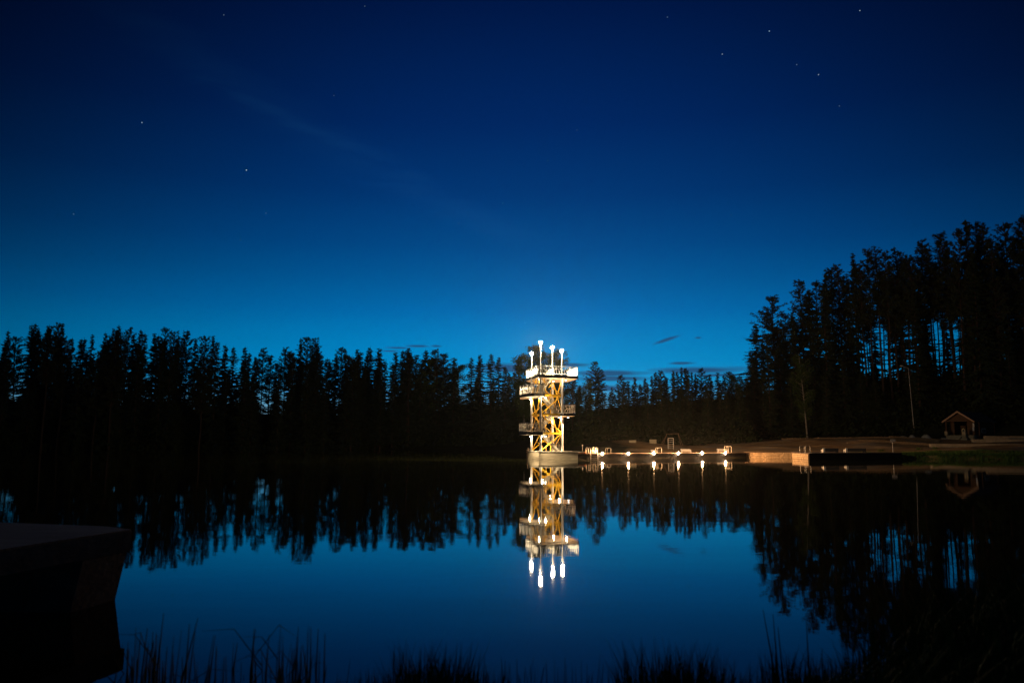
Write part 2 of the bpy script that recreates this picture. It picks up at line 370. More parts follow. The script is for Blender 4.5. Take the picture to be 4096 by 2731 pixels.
for i in (1, 2, 3):
    for (c0, c1) in (('A', 'C'), ('B', 'D'), ('A', 'B'), ('C', 'D')):
        MB().beam(tw(*corners[c0], LV[i]), tw(*corners[c1], LV[i]), .12, .22).build('crossbeam', M['yellow'], tower)
for i in range(4):
    z0, z1 = LV[i], LV[i+1]
    for c0, c1 in (('A', 'C'), ('B', 'D')):
        if i in (0, 2): yb(tw(*corners[c0], z0), tw(*corners[c1], z1))
        else: yb(tw(*corners[c0], z1), tw(*corners[c1], z0))
    for u_ in (0, SQ):
        if i == 0: yb(tw(u_, SQ, z0), tw(u_, 0, z1))
        elif i == 1:
            if u_ == 0: yb(tw(u_, SQ/2, z1), tw(u_, SQ, z0)); yb(tw(u_, SQ/2, z1), tw(u_, 0, z0))
            else: yb(tw(u_, SQ, z1), tw(u_, SQ/2, z0)); yb(tw(u_, 0, z1), tw(u_, SQ/2, z0))
        elif i == 2:
            if u_ == 0: yb(tw(u_, SQ, z1), tw(u_, SQ/2, z0)); yb(tw(u_, 0, z1), tw(u_, SQ/2, z0))
            else: yb(tw(u_, SQ/2, z1), tw(u_, SQ, z0)); yb(tw(u_, SQ/2, z1), tw(u_, 0, z0))
        else:
            if u_ == 0: yb(tw(u_, SQ, z0), tw(u_, SQ/2, z1))
            yb(tw(u_, SQ, z1), tw(u_, SQ/2, z0)) if u_ else None
            yb(tw(u_, 0, z1), tw(u_, SQ/2, z0))
    zm = (z0+z1)/2     # cranked hangers that carry the stair flights
    for v_, s0 in ((.12, 0), (1.5, 1), (SQ-.12, 0)):
        ua, ub = (.55, 1.05) if (i+s0) % 2 else (2.2, 1.7)
        MB().path([tw(ua, v_, z1), tw(ua, v_, z1-.55), tw(ub, v_, z1-1.05)], .045, 6).build('hanger', M['yellow'], tower)
        MB().path([tw(1.35, v_, z0), tw(1.35, v_, z0+.6), tw(1.9 if ua < 1 else .8, v_, z0+1.0)], .045, 6).build('hanger', M['yellow'], tower)

def railing(a, b, h=1.08, parent=None, dense=1.0, tilt=1):
    """one straight panel of branch-pattern balustrade: white infill, dark top rail as sub-part"""
    a, b = Vector(a), Vector(b); L = (b-a).length
    if L < .15: return
    d = (b-a)/L; up_ = Vector((0, 0, 1)); m = MB()
    n = max(1, round(L/1.15))
    for i in range(n+1): q = a+d*L*i/n; m.tube(q-up_*.12, q+up_*h, .026, 6)
    m.tube(a+up_*.13, b+up_*.13, .022, 6); m.tube(a+up_*(h-.12), b+up_*(h-.12), .018, 6)
    k = int(L/.36*dense)
    for i in range(k):
        x = L*(i+.5)/k; lean = tilt*random.uniform(.1, .42); h0 = random.uniform(.13, .3); h1 = random.uniform(.72, h-.1)
        xe = min(L, max(0, x+lean)); p0 = a+d*x+up_*.13; p1 = a+d*min(L, max(0, x+lean*.25))+up_*(h0+.25); p2 = a+d*xe+up_*h1
        m.path([p0, p1, p2], .03, 5)
        if random.random() < .7:
            p3 = a+d*min(L, max(0, x+lean*.5+tilt*.3))+up_*(h1-random.uniform(.02, .25)); m.tube(p1.lerp(p2, .45), p3, .016, 5)
    o = m.build('railing', M['steel'], parent)
    MB().tube(a+up_*h, b+up_*h, .032, 8).build('handrail', M['rail'], o)
def platform(poly, z, th, gaps=(), tilts=1):
    """a platform part: dark fascia slab, pale soffit, boards on top, railing panels round its edges"""
    P2 = [tuple(q[:2]) for q in poly]; cx = sum(q[0] for q in P2)/len(P2); cy = sum(q[1] for q in P2)/len(P2)
    ins = [(cx+(x-cx)*.985, cy+(y-cy)*.985) for x, y in P2]
    pl = MB().prism(P2, z-th, z).build('platform', M['fascia'], tower)
    MB().prism(ins, z-th-.02, z-th-.003).build('soffit', M['soffit'], pl)
    MB().prism(ins, z+.003, z+.03).build('floor_boards', M['benchw'], pl)
    n = len(P2)
    for i in range(n):
        if i in gaps: continue
        a = Vector((*ins[i], z+.03)); b = Vector((*ins[(i+1) % n], z+.03)); railing(a, b, parent=tower, tilt=tilts if i % 2 else -tilts)
top = [onz(2153, 1508, 9.7), onz(2312.6, 1514, 9.7), onz(2271, 1527, 9.7), onz(2133, 1533, 9.7), onz(2103, 1524, 9.7)]
platform(top, 10.0, .3, gaps=(2,))
p2 = [onz(2137, 1582.5, 7.45), onz(2178, 1585, 7.45), onz(2160, 1592, 7.45), onz(2080, 1597, 7.45), onz(2079, 1589.5, 7.45)]
platform(p2, 7.76, .3, gaps=(1, 3))
p3 = [tw(SQ-.12, -.7), tw(SQ-.12+1.45, -.9), tw(SQ+1.75, 1.6), tw(SQ+.6, 2.9), tw(SQ-.5, 2.5), tw(SQ-.7, 1.2)]
platform(p3, 5.45, .3, gaps=(3, 4, 5))
def pxY(px, Y): r = ray(px, 1780); return Vector((r.x/r.y*Y, Y, 0))
p4 = [pxY(2109, 94.3), pxY(2172, 95.0), pxY(2168, 99.3), pxY(2120, 100), pxY(2076, 98.4)]
platform(p4, 3.2, .3, gaps=(1,))
# diving boards' edge openings are read by the open sides; stair flights
def flight(u0, z0, u1, z1, v_, wd=.85):
    """stringers and treads of one flight with railings either side"""
    m = MB(); n = 11; a0, a1 = tw(u0, v_, z0), tw(u1, v_, z1)
    for s in (-1, 1):
        o_ = V*(s*wd/2); m.beam(a0+o_, a1+o_, .05, .24)
    fl = m.build('stair_flight', M['stairsteel'], tower); m = MB()
    for i in range(n):
        q = a0.lerp(a1, (i+.5)/n); m.beam(q-V*(wd/2-.03), q+V*(wd/2-.03), .24, .035)
    m.build('tread', M['stairsteel'], fl)
    for s in (-1, 1):
        o_ = V*(s*wd/2); r0, r1 = a0+o_+Vector((0, 0, .1)), a1+o_+Vector((0, 0, .1)); L = (r1-r0).length; m = MB(); k = int(L/.3)
        upv = Vector((0, 0, 1)); d = (r1-r0)/L
        m.tube(r0, r0+upv*1.0, .026, 6).tube(r1, r1+upv*1.0, .026, 6).tube(r0+upv*1.0, r1+upv*1.0, .03, 6).tube(r0+upv*.75, r1+upv*.75, .018, 6)
        for i in range(k):
            x = L*(i+.5)/k; q = r0+d*x; e = r0+d*max(0, min(L, x+random.uniform(-.3, .3))); m.tube(q, e+upv*random.uniform(.6, .78), .019, 5)
        m.build('stair_railing', M['stairsteel'], fl)
flight(2.55, PZ, .35, 3.15, .72)
flight(.35, 3.2, 2.35, 5.42, 1.85)
flight(2.45, 5.45, .3, 7.72, .72)
flight(.4, 7.76, 2.3, 9.95, 1.85)
# floodlights under the platforms
for u_, v_, z_, au, av, az_ in ((-.35, 2.5, 7.25, 0, 2.8, 3), (-.05, .15, 7.25, .2, .3, 3), (.5, -.35, 7.3, .6, 1, 3), (3.2, -.3, 9.5, 2.8, 0, 5), (1.9, .5, 9.35, 1.2, .8, 5),
                         (2.45, .1, 4.98, 1.8, .8, 1), (3.3, -.7, 4.98, 2.8, 0, 1), (.15, -.1, 2.75, 0, 0, .8), (.3, -.75, 2.72, 1.2, -1, 0), (-1.0, .6, 2.72, 0, 0, 0), (-.35, 2.3, 2.7, 0, 2.8, .8), (2.2, 2.2, 4.95, 2.8, 2.8, 1), (-.1, .1, 9.5, 0, 0, 5)):
    q = tw(u_, v_, z_); fo = MB().lathe((q.x, q.y, q.z), [(.05, .2), (.1, .15), (.13, .02), (.11, 0)], 12).tube(q+Vector((0, 0, .15)), q+Vector((0, 0, .34)), .02, 6).build('floodlight', M['lampbody'], tower)
    MB().blob((q.x, q.y, q.z-.02), (.1, .1, .05), 10, 6, 0).build('lens', M['floodlens'], fo)
    if v_ in (-.75, -.7, .6): lamp_light('floodlight_light', (q.x, q.y, q.z-.16), 2600 if z_ > 3 else 1500, COL_FLOOD, .08, tower, spot=math.radians(95), aim=tw(1.9, -.75, -1) if v_ != .6 else tw(-.9, 1.2, -1))
    else: lamp_light('floodlight_light', (q.x, q.y, q.z-.16), P_FLOOD, COL_FLOOD, .08, tower)

# ------------------------------------------------------------------ quay with its lamps
QZ = .68
Q0 = Vector((7.95, 97.2, 0)); Q1 = Vector((33.4, 114.4, 0)); QD = (Q1-Q0).normalized(); QN = Vector((QD.y, -QD.x, 0))   # QN points at the camera side
quay = thing('lamp_quay', 'long low dark timber quay with six lamps, running from the diving tower to the beach', 'quay', Q0)
qp = [Q0, Q1, Q1-QN*2.6, Q0-QN*2.6]
MB().prism([tuple(q[:2]) for q in qp], -1.4, QZ-.07).build('wall', M['quay'], quay)
dk = MB()
for i in range(9):
    off = .03+i*.29; a, b_ = Q0-QN*off, Q1-QN*off; w0 = .135
    dk.prism([tuple((a+QN*w0)[:2]), tuple((b_+QN*w0)[:2]), tuple((b_-QN*w0)[:2]), tuple((a-QN*w0)[:2])], QZ-.068, QZ)
dk.build('deck', M['deckwood'], quay)
def isect(px, py=1800):
    r = ray(px, py); s = r.x/r.y   # x = s*y
    t_ = (s*Q0.y-Q0.x)/(QD.x-s*QD.y); return Q0+QD*t_
names = ['first', 'second', 'third', 'fourth', 'fifth', 'sixth']
where = ['next to the shiny bathing ladder', 'alone on the quay edge', 'just before the middle white handrail', 'before a pale lounge bench', 'alone on the quay edge', 'at the beach end by a tall handrail']
for i, px in enumerate((2406, 2510, 2612, 2710, 2805, 2898)):
    q = isect(px)+QN*.16; L = thing('quay_lamp', f'glaring warm {names[i]} lamp from the tower, {where[i]}', 'lamp', (q.x, q.y, QZ-.1), 'lamps along the quay edge')
    MB().lathe((q.x, q.y, QZ-.12), [(.04, -.16), (.07, -.12), (.07, -.1), (.05, -.07)], 12).box((q.x-QN.x*.1, q.y-QN.y*.1, QZ-.08), (.2, .06, .06), math.atan2(QN.y, QN.x)).build('housing', M['lampbody'], L)
    MB().blob((q.x, q.y, QZ-.03), (.11, .11, .17), 14, 10, 0).build('lens', M['jettylens'], L)
    lamp_light('quay_lamp_light', (q.x-QN.x*.05, q.y-QN.y*.05, QZ+.24), P_JETTY, COL_JETTY, .08, L)
# basin wall of pale planks between the quay and the bathing deck
bw = thing('basin_wall', 'orange-lit wall of stacked boards between the quay and the bathing deck', 'wall', (36, 114.7, 0))
m = MB()
for r_ in range(5):
    z0 = -.6+r_*.26; x0 = 33.3
    while x0 < 40.6:
        L_ = random.uniform(1.1, 1.5); m.box((x0+L_/2, 114.75+random.uniform(-.02, .02), z0+.12), (L_-.02, .16, .235), .05); x0 += L_
m.build('boards', M['block'], bw); MB().box((36.95, 114.85, QZ+.02), (7.4, .45, .08), .05).build('coping', M['deckwood'], bw)
# bathing deck
BD = [(36.8, 99.5), (52.5, 108.2), (50.2, 113.2), (39.6, 113.2)]; bd = thing('bathing_deck', 'broad dark-fronted bathing deck carrying two benches, its block-built end lit', 'deck', (36.8, 99.5, 0))
MB().prism([(36.86, 99.56), (52.5, 108.2), (50.2, 113.2), (39.6, 113.2), (37.46, 106.9)], -1.4, QZ+.07).build('wall', M['quay'], bd)
MB().prism([(36.74, 99.42), (52.6, 108.15), (50.2, 113.3), (39.5, 113.3), (37.3, 107.1)], QZ+.073, QZ+.15).build('deck', M['deckwood'], bd)
m = MB(); a = Vector((36.78, 99.6, 0)); b_ = Vector((37.36, 106.9, 0)); Ls = (b_-a).length; dd = (b_-a)/Ls
for r_ in range(6):
    x0 = -.0 if r_ % 2 else -.4
    while x0 < Ls:
        e = min(Ls, x0+.95); s0 = max(0, x0); c = a+dd*(s0+e)/2; m.box((c.x, c.y, -.62+r_*.225+.1), (.12, e-s0-.05, .185), math.atan2(dd.y, dd.x)-PI/2); x0 += 1.0
m.build('end_blocks', M['block'], bd)

# ------------------------------------------------------------------ bathing ladders / rails
def hoops(name, label, px_pairs, ytop, Y, base, down=None, group='white tube handrails round the bathing area', depth=.55, r=.028, mt='chrome'):
    pts = [ony(p_, 1800, Y) for pr in px_pairs for p_ in pr]
    T = thing(name, label, 'ladder' if down else 'handrail', (pts[0].x, Y, base), group)
    for (a, b) in px_pairs:
        A_, B_ = ony(a, ytop, Y), ony(b, ytop, Y); zt = A_.z; A0, B0 = Vector((A_.x, Y+.0, base)), Vector((B_.x, Y, base))
        MB().path([A0, (A_.x, Y, zt-.12), (A_.x+.07*(1 if B_.x > A_.x else -1), Y, zt), (B_.x-.07*(1 if B_.x > A_.x else -1), Y, zt), (B_.x, Y, zt-.12), B0], r, 8).build('rail', M[mt], T)
    if down:
        a, b, zb = down; A0, B0 = ony(a, 1800, Y), ony(b, 1800, Y); m = MB()
        for q in (A0, B0): m.tube((q.x, Y-.12, zb), (q.x, Y-.12, base+.1), r, 8).tube((q.x, Y-.12, base+.1), (q.x, Y, base+.12), r, 8)
        m.build('stile', M['chrome'], T); z = base-.1; m = MB()
        while z > zb: m.tube((A0.x, Y-.12, z), (B0.x, Y-.12, z), .022, 6); z -= .24
        m.build('rung', M['chrome'], T)
    return T
Yl = isect(2365).y-.2
hoops('bathing_ladder', 'shiny bathing ladder of double tube hoops reaching into the water beside the first quay lamp', [(2344, 2352), (2354, 2362), (2371, 2379), (2382, 2390)], 1788.5, Yl, QZ, down=(2362, 2390, -.5), r=.034)
hoops('dim_handrail', 'dim thin handrail just behind the quay between first and second lamps', [(2422, 2429), (2429, 2443)], 1791.5, 108, QZ-.1, r=.022)
hoops('pool_handrail', 'white bathing handrail right of the third quay lamp', [(2622, 2630), (2630, 2646)], 1790, isect(2634).y+1.8, QZ, mt='dimtube')
hoops('pool_handrail', 'tall white handrail behind the sixth quay lamp at the beach end', [(2897, 2907), (2907, 2914), (2914, 2925)], 1784.5, isect(2910).y+1.6, QZ, mt='dimtube')
hoops('deck_handrail', 'pair of white tube hoops over the lit end of the bathing deck', [(3199, 3217), (3222, 3240)], 1782, 102.6, QZ+.15)
hoops('rear_handrail', 'two thin upright rails just left of the tower pier', [(2110.5, 2116)], 1790, 104, .7, r=.02)
# dark back landing behind the pier
bl = thing('back_landing', 'small dark brown landing stage half hidden behind the tower pier', 'landing stage', (2.3, 104, 0))
MB().prism([(1.95, 103.4), (9.5, 103.4), (9.5, 106), (1.95, 106)], -1.4, .72).build('wall', M['quay'], bl)
MB().prism([(1.9, 103.35), (9.55, 103.35), (9.55, 106), (1.9, 106)], .723, .8).build('deck', M['deckwood'], bl)
g0 = tw(4.8, .6, 0)
tag(MB().box((g0.x+.45, g0.y+.15, PZ-.1), (1.3, .7, .09), .45).build('gangplank', M['white']), 'short white gangplank joining the tower pier to the quay', 'gangplank')
q = Q0+QD*1.1-QN*.4
tag(MB().blob((q.x, q.y, QZ+.06), (.42, .25, .10), 14, 7, .15).blob((q.x+.2, q.y, QZ+.15), (.2, .15, .07), 10, 6, .2).build('orange_bundle', M['orange'], smooth=True), 'small crumpled orange bundle lying on the quay by the gangplank', 'bundle')
q = ony(2330, 1800, 112); tag(MB().tube((q.x, 112, -.5), (q.x, 112, 1.55), .03, 8).box((q.x, 112, 1.62), (.13, .06, .16)).build('marker_post', M['galv']), 'thin grey marker post with a small head left of the shiny ladder', 'post')

# ------------------------------------------------------------------ benches, boards and play frames on the beach
def bench(px0, px1, Y, label, dark, z=None, h=.55, group=None, rz=0):
    a, b = ony(px0, 1800, Y), ony(px1, 1800, Y); z = gz((a.x+b.x)/2, Y) if z is None else z
    T = thing('lounge_bench', label, 'bench', (a.x, Y, z), group); L_ = b.x-a.x
    prof = [(-.35, 0), (-.24, 0), (-.2, .2), (-.05, .3), (.1, .2), (.14, 0), (.35, 0), (.42, h), (.36, h+.04), (.2, .42), (-.1, .36), (-.33, .42)]
    def slab(x0, x1, ins):
        m = MB(); k = len(prof)
        P_ = prof if not ins else [(-.31, .3), (-.1, .27), (.14, .3), (.3, .12), (.385, .12), (.40, h-.01), (.34, h+.02), (.19, .40), (-.1, .345), (-.31, .40)]
        k = len(P_)
        for x in (x0, x1):
            for yy, zz in P_: m.v.append((a.x+x, Y-yy*(1 if dark else -1)*-1 if False else Y+(-yy if dark else yy), z+zz))
        m.f.append(tuple(range(k))); m.f.append(tuple(range(k, 2*k))[::-1])
        for i in range(k): m.f.append((i, (i+1) % k, k+(i+1) % k, k+i))
        return m
    slab(0, .14 if not dark else .26, False).build('end_panel', M['benchw'], T)
    slab(L_-.14, L_, False).build('end_panel', M['benchd'] if dark else M['benchw'], T)
    slab(.14 if not dark else .26, L_-.14, True).build('seat', M['benchd'] if dark else M['benchw'], T)
bench(3288, 3349, 104.6, 'shorter dark bench with pale end panel, next to the hoop rails on the bathing deck', True, QZ+.15, group='benches on the bathing deck')
bench(3378, 3459, 107.3, 'longer dark bench with pale end panel, nearer the grassy bank', True, QZ+.15, group='benches on the bathing deck')
bench(2498, 2524, 126, 'pale lounge bench on the sand above the second quay lamp', False, group='pale lounge benches on the sand')
bench(2604, 2628, 126, 'pale lounge bench half behind the white rail by the third quay lamp', False, group='pale lounge benches on the sand')
bench(2724, 2763, 124, 'widest pale lounge bench on the sand right of the fourth quay lamp', False, group='pale lounge benches on the sand')
bench(2870, 2912, 123, 'pale lounge bench on the sand behind the sixth quay lamp', False, group='pale lounge benches on the sand')
for px0, px1, yt, yb_, lb in ((2516, 2545, 1760, 1782, 'beige square board standing on the sand above the second quay lamp'), (2598, 2626, 1757, 1779, 'beige square board standing on the sand above the third quay lamp')):
    Y = 150; a, b = ony(px0, yt, Y), ony(px1, yb_, Y); T = thing('standing_board', lb, 'board', ((a.x+b.x)/2, Y, gz(a.x, Y)), 'beige boards standing on the sand')
    MB().box(((a.x+b.x)/2, Y, (a.z+b.z)/2), (b.x-a.x, .06, a.z-b.z)).build('panel', M['panel'], T)
    m = MB()
    for x in (a.x+.1, b.x-.1): m.tube((x, Y+.08, gz(x, Y)-.2), (x, Y+.08, a.z-.1), .04, 6)
    m.build('post', M['palis'], T)
Y = 150; T = thing('swing_frame', 'tall thin A-shaped swing frame on the sand behind the fourth quay lamp', 'swing frame', ony(2690, 1780, Y))
ft = [ony(*q, Y) for q in ((2648, 1781), (2668, 1736), (2712, 1733), (2729, 1771))]
for i, j in ((0, 1), (3, 2)):
    a, b = ft[i], ft[j]; MB().tube((a.x, Y-1, gz(a.x, Y)-.1), (b.x, Y, b.z), .05, 6).tube((a.x, Y+1, gz(a.x, Y)-.1), (b.x, Y, b.z), .05, 6).build('legs', M['palis'], T)
MB().tube((ft[1].x-.2, Y, ft[1].z), (ft[2].x+.2, Y, ft[2].z), .055, 6).build('crossbar', M['palis'], T)
a, b = ony(2672, 1752, 140), ony(2694, 1783, 140); T = thing('climbing_frame', 'small white climbing frame with rungs beneath the swing frame', 'climbing frame', (a.x, 140, b.z))
zg = gz(a.x, 140); MB().path([(a.x, 140, zg-.1), (a.x, 140, a.z), (b.x, 140, a.z), (b.x, 140, zg-.1)], .045, 6).build('frame', M['white'], T)
m = MB()
for i in range(5): m.tube((a.x, 140, zg+.2+i*(a.z-zg-.2)/5), (b.x, 140, zg+.2+i*(a.z-zg-.2)/5), .02, 6)
m.build('rung', M['white'], T)
# sand piles
for px, py, wd, hh, Y, lb in ((3704, 1746, 44, 15, 165, 'rounded pale sand pile nearest the log cabin steps'), (3648, 1746, 26, 11, 165, 'small greyish sand pile left of the rounded pale one'), (3612, 1747, 40, 8, 165, 'long low sand pile under the leaning lamp post'), (3775, 1748, 34, 6, 163, 'flat sand heap at the foot of the cabin bank')):
    q = ony(px, py, Y); r_ = wd/2/F_PX*Y; z = gz(q.x, Y); m = MB(); k = 14
    m.lathe((q.x, Y, z-.3), [(r_*1.0, 0), (r_*.98, .3), (r_*.7, .3+hh/F_PX*Y*.55), (r_*.35, .3+hh/F_PX*Y*.95), (.05, .3+hh/F_PX*Y)], k)
    m.v = [(x+random.uniform(-.06, .06), y+random.uniform(-.06, .06), zz+random.uniform(-.05, .05)) for x, y, zz in m.v]
    tag(m.build('sand_pile', M['pale'], smooth=True), lb, 'sand pile', 'sand piles on the beach')
# palisade edgings (rows of upright logs)
def palisade(p, q, n, hz, label):
    m = MB()
    for i in range(n):
        c = p.lerp(q, i/(n-1)); c.y += math.sin(i/n*3)*1.2; z = gz(c.x, c.y); m.tube((c.x, c.y, z-.3), (c.x, c.y, z+hz+random.uniform(-.05, .05)), .1, 6)
    tag(m.build('palisade_edging', M['palis']), label, 'edging')
palisade(ony(3390, 1790, 139), ony(3720, 1780, 139), 75, .45, 'lower palisade of upright logs along the orange sand slope')
palisade(ony(3130, 1790, 150), ony(3560, 1780, 152), 80, .3, 'long low log edging across the upper sand')
palisade(ony(3560, 1780, 152), ony(3760, 1780, 152), 50, .5, 'upper log palisade below the sand piles')
# stone terraces in front of and right of the cabin
for i, (x0, x1, Y, zt, lb) in enumerate(((3855, 4260, 118, 1.15, 'lowest long stone terrace edge at the top of the grassy bank'), (3720, 4260, 134, 2.05, 'middle stone terrace running past the cabin steps'), (3890, 4260, 148, 2.9, 'third stone terrace right of the cabin'), (3940, 4260, 156, 3.6, 'topmost stone terrace right of the cabin'))):
    a, b = ony(x0, 1790, Y), ony(x1, 1790, Y); m = MB(); x = a.x
    while x < b.x:
        L_ = random.uniform(1.4, 2.6); m.box((x+L_/2, Y+random.uniform(-.06, .06), zt-.5), (L_-.03, .6, 1.0+random.uniform(-.03, .03))); x += L_
    tag(m.build('stone_terrace', M['stone']), lb, 'terrace', 'stone terraces by the cabin')
q = ony(3572, 1806, 110); T = thing('sign_post', 'small grey sign on a thin post at the edge of the grassy bank', 'sign', (q.x, 110, gz(q.x, 110)))
zt = ony(3572, 1755, 110).z
MB().tube((q.x, 110, gz(q.x, 110)-.2), (q.x, 110, zt), .035, 8).build('post', M['galv'], T)
MB().box((q.x-.16, 109.95, zt-.25), (.3, .03, .4)).box((q.x+.22, 109.95, zt-.22), (.34, .03, .34)).build('sign_panel', M['galv'], T)
# unlit lamp post
b0 = ony(3657, 1728, 172); b0.z = gz(b0.x, 172)-.2; t0 = ony(3633, 1472, 172); h0 = ony(3606, 1463, 172)
T = thing('lamp_post', 'tall thin leaning lamp post, unlit, in front of the dark pines', 'lamp post', b0)
MB().tube(b0, t0, .11, 8, .06).tube(t0, h0, .05, 6).build('pole', M['galv'], T)
MB().blob(tuple(h0), (.42, .2, .16), 10, 6, 0).build('lamp_head', M['lampbody'], T)

# ------------------------------------------------------------------ log cabin
YC = 165; c0 = ony(3840, 1750, YC); G = Vector((.6, -.8, 0)); R = Vector((.8, .6, 0)); zg = gz(c0.x, YC)-.1; apex = ony(3840, 1647, YC).z
cab = thing('log_cabin', 'small brown log cabin with gabled porch and front steps above the beach', 'cabin', (c0.x, YC, zg))
def cb(g, r, z): q = Vector((c0.x, YC, 0))+G*g+R*r; return Vector((q.x, q.y, z))
HW = 2.75; eave = ony(3785, 1690, YC).z+.15; fz = zg+1.15; slope = (apex-eave)/3.15
def logwall(p, q, z0, z1, gap=None):
    m = MB(); z = z0+.1
    while z < z1:
        m.tube(p+(p-q).normalized()*.18+Vector((0, 0, z-p.z)), q+(q-p).normalized()*.18+Vector((0, 0, z-q.z)), .115, 8); z += .2
    return m
wallz = eave+slope*.35
logwall(cb(-HW, 2.4, 0), cb(-HW, 9.4, 0), fz, wallz).build('wall', M['log'], cab)
logwall(cb(HW, 2.4, 0), cb(HW, 9.4, 0), zg+.2, wallz).build('wall', M['log'], cab)
logwall(cb(-HW, 9.4, 0), cb(HW, 9.4, 0), zg+.2, wallz).build('wall', M['log'], cab)
logwall(cb(.7, 2.4, 0), cb(HW, 2.4, 0), fz, wallz).build('wall', M['log'], cab)
logwall(cb(-HW, 2.4, 0), cb(-2.2, 2.4, 0), fz, wallz).build('wall', M['log'], cab)
dr = MB().beam(cb(-.35, 2.45, fz), cb(-.35, 2.45, fz+2.0), 1.0, .06).build('door', M['log'], cab)
MB().blob(tuple(cb(.05, 2.38, fz+1)), (.05, .05, .05), 8, 5, 0).build('handle', M['chrome'], dr)
for rr in (0.4, 2.35):      # gable infill
    m = MB(); z = wallz+.1
    while z < apex-.25:
        hw = (apex-z)/slope-.35
        if hw > .15: m.tube(cb(-hw, rr, z), cb(hw, rr, z), .11, 8)
        z += .2
    m.build('gable', M['log'], cab)
for s in (-1, 1):
    rf = MB(); e0, e1 = (3.15*s, eave), (0, apex)
    pts = [cb(e0[0], -.45, e0[1]), cb(0, -.45, apex), cb(0, 10.2, apex), cb(e0[0], 10.2, e0[1])]
    k = len(rf.v); rf.v += [tuple(q) for q in pts]+[tuple(q+Vector((0, 0, .14))) for q in pts]
    rf.f += [(0, 1, 2, 3), (7, 6, 5, 4), (0, 4, 5, 1), (1, 5, 6, 2), (2, 6, 7, 3), (3, 7, 4, 0)]; ro = rf.build('roof', M['roof'], cab)
    MB().beam(cb(e0[0]*1.02, -.5, e0[1]-.05), cb(0, -.5, apex+.02), .05, .26).build('bargeboard', M['board'], ro)
    MB().beam(cb(e0[0]*1.0, -.56, e0[1]+.12), cb(0, -.56, apex+.17), .04, .09).build('bargeboard_trim', M['board'], ro)
for g_ in (-HW+.05, HW-.15): MB().beam(cb(g_, .1, zg), cb(g_, .1, wallz), .2, .2).build('porch_post', M['log'], cab)
m = logwall(cb(HW-.1, 1.0, 0), cb(HW-.1, 2.3, 0), zg+.2, wallz); m.build('porch_wall', M['log'], cab)
MB().beam(cb(-HW, .1, wallz), cb(HW, .1, wallz), .2, .22).build('porch_beam', M['log'], cab)
MB().prism([tuple(cb(*q, 0)[:2]) for q in ((-HW, 0), (HW, 0), (HW, 9.3), (-HW, 9.3))], zg-.3, fz-.005).build('floor', M['stone'], cab)
st = MB()
for i in range(6):
    zz = fz-.05-i*.19; st.prism([tuple(cb(*q, 0)[:2]) for q in ((-2.3, -.1-.34*(i+1)), (.6, -.1-.34*(i+1)), (.6, -.1-.34*i), (-2.3, -.1-.34*i))], zg-.5, zz)
st.build('front_steps', M['stone'], cab)
MB().box(tuple(cb(-2.5, -.3, fz+.35)), (.55, .5, .9), -.927).build('porch_pillar', M['stone'], cab)
wn = MB().beam(cb(HW+.14, 3.2, fz+.95), cb(HW+.14, 5.2, fz+.95), .05, .95).build('window', M['white'], cab)
MB().beam(cb(HW+.17, 3.35, fz+.9), cb(HW+.17, 5.05, fz+.9), .03, .7).build('pane', M['roof'], wn)
nb = MB().beam(cb(HW-.02, -.05, fz+.85), cb(HW-.02, -.05, fz+1.6), .28, .05).build('notice_panel', M['bluep'], cab)
MB().beam(cb(HW+.02, .0, fz+1.63), cb(HW+.02, .0, fz+2.4), .3, .05).build('white_panel', M['white'], cab)
# little cream birdhouse on its stone pillar
q = cb(1.35, -1.0, 0); T = thing('birdhouse_pillar', 'stone pillar carrying the little cream house beside the cabin steps', 'pillar', (q.x, q.y, zg))
zb = ony(3873, 1730, q.y).z
MB().box((q.x, q.y, (zg-.4+zb)/2), (.7, .6, zb-zg+.4), -.927).box((q.x, q.y, zg+.1), (1.3, .9, .9), -.927).build('shaft', M['stone'], T)
T = thing('birdhouse', 'tiny cream-framed house with arched opening on the stone pillar by the steps', 'birdhouse', (q.x, q.y, zb))
zt = ony(3873, 1714, q.y).z-zb; m = MB()
hw = .28
pr = [(-hw, 0), (hw, 0), (hw, zt*.65), (0, zt), (-hw, zt*.65)]
for (x, z), (x2, z2) in zip(pr, pr[1:]+pr[:1]):
    m.beam((q.x-.25+x*.6, q.y-.18-x*.8, zb+z+.03), (q.x-.25+x2*.6, q.y-.18-x2*.8, zb+z2+.03), .07, .09)
m.build('front_frame', M['cream'], T)
m = MB(); m.prism([(q.x-.12-.11, q.y-.14+.24), (q.x-.12+.11, q.y-.14-.24), (q.x+.5, q.y+.0), (q.x+.28, q.y+.48)], zb+.005, zb+zt*.6).build('body', M['roof'], T)

# ------------------------------------------------------------------ concrete landing at the near shore, with a chain
SZ = .87
fr, fl_, bk = onz(528, 2116, SZ), onz(-40, 2203, SZ), onz(-60, 2092, SZ)
br_ = onz(430, 2104, SZ); far_l = Vector((-11, 15.5, SZ)); near_l = Vector((-11, 7.4, SZ))
ld = thing('concrete_landing', 'dark weathered concrete landing slab over the water at the near shore', 'landing', (fr.x, fr.y, 0))
poly = [fr, br_, Vector((bk.x-1.5, bk.y+.6, SZ)), far_l, near_l, Vector((fl_.x-.9, fl_.y-.9, SZ)), fl_]
MB().prism([tuple(q[:2]) for q in poly], SZ-.27, SZ-.02).build('slab', M['slab'], ld)
ctr = sum(poly, Vector())/len(poly)
MB().prism([tuple((q.lerp(ctr, .004))[:2]) for q in poly], SZ-.018, SZ).build('top_surface', M['slabtop'], ld)
w0 = onz(460, 2397, 0); w1 = onz(280, 2450, 0); w2 = onz(0, 2446, 0); zt = SZ-.275
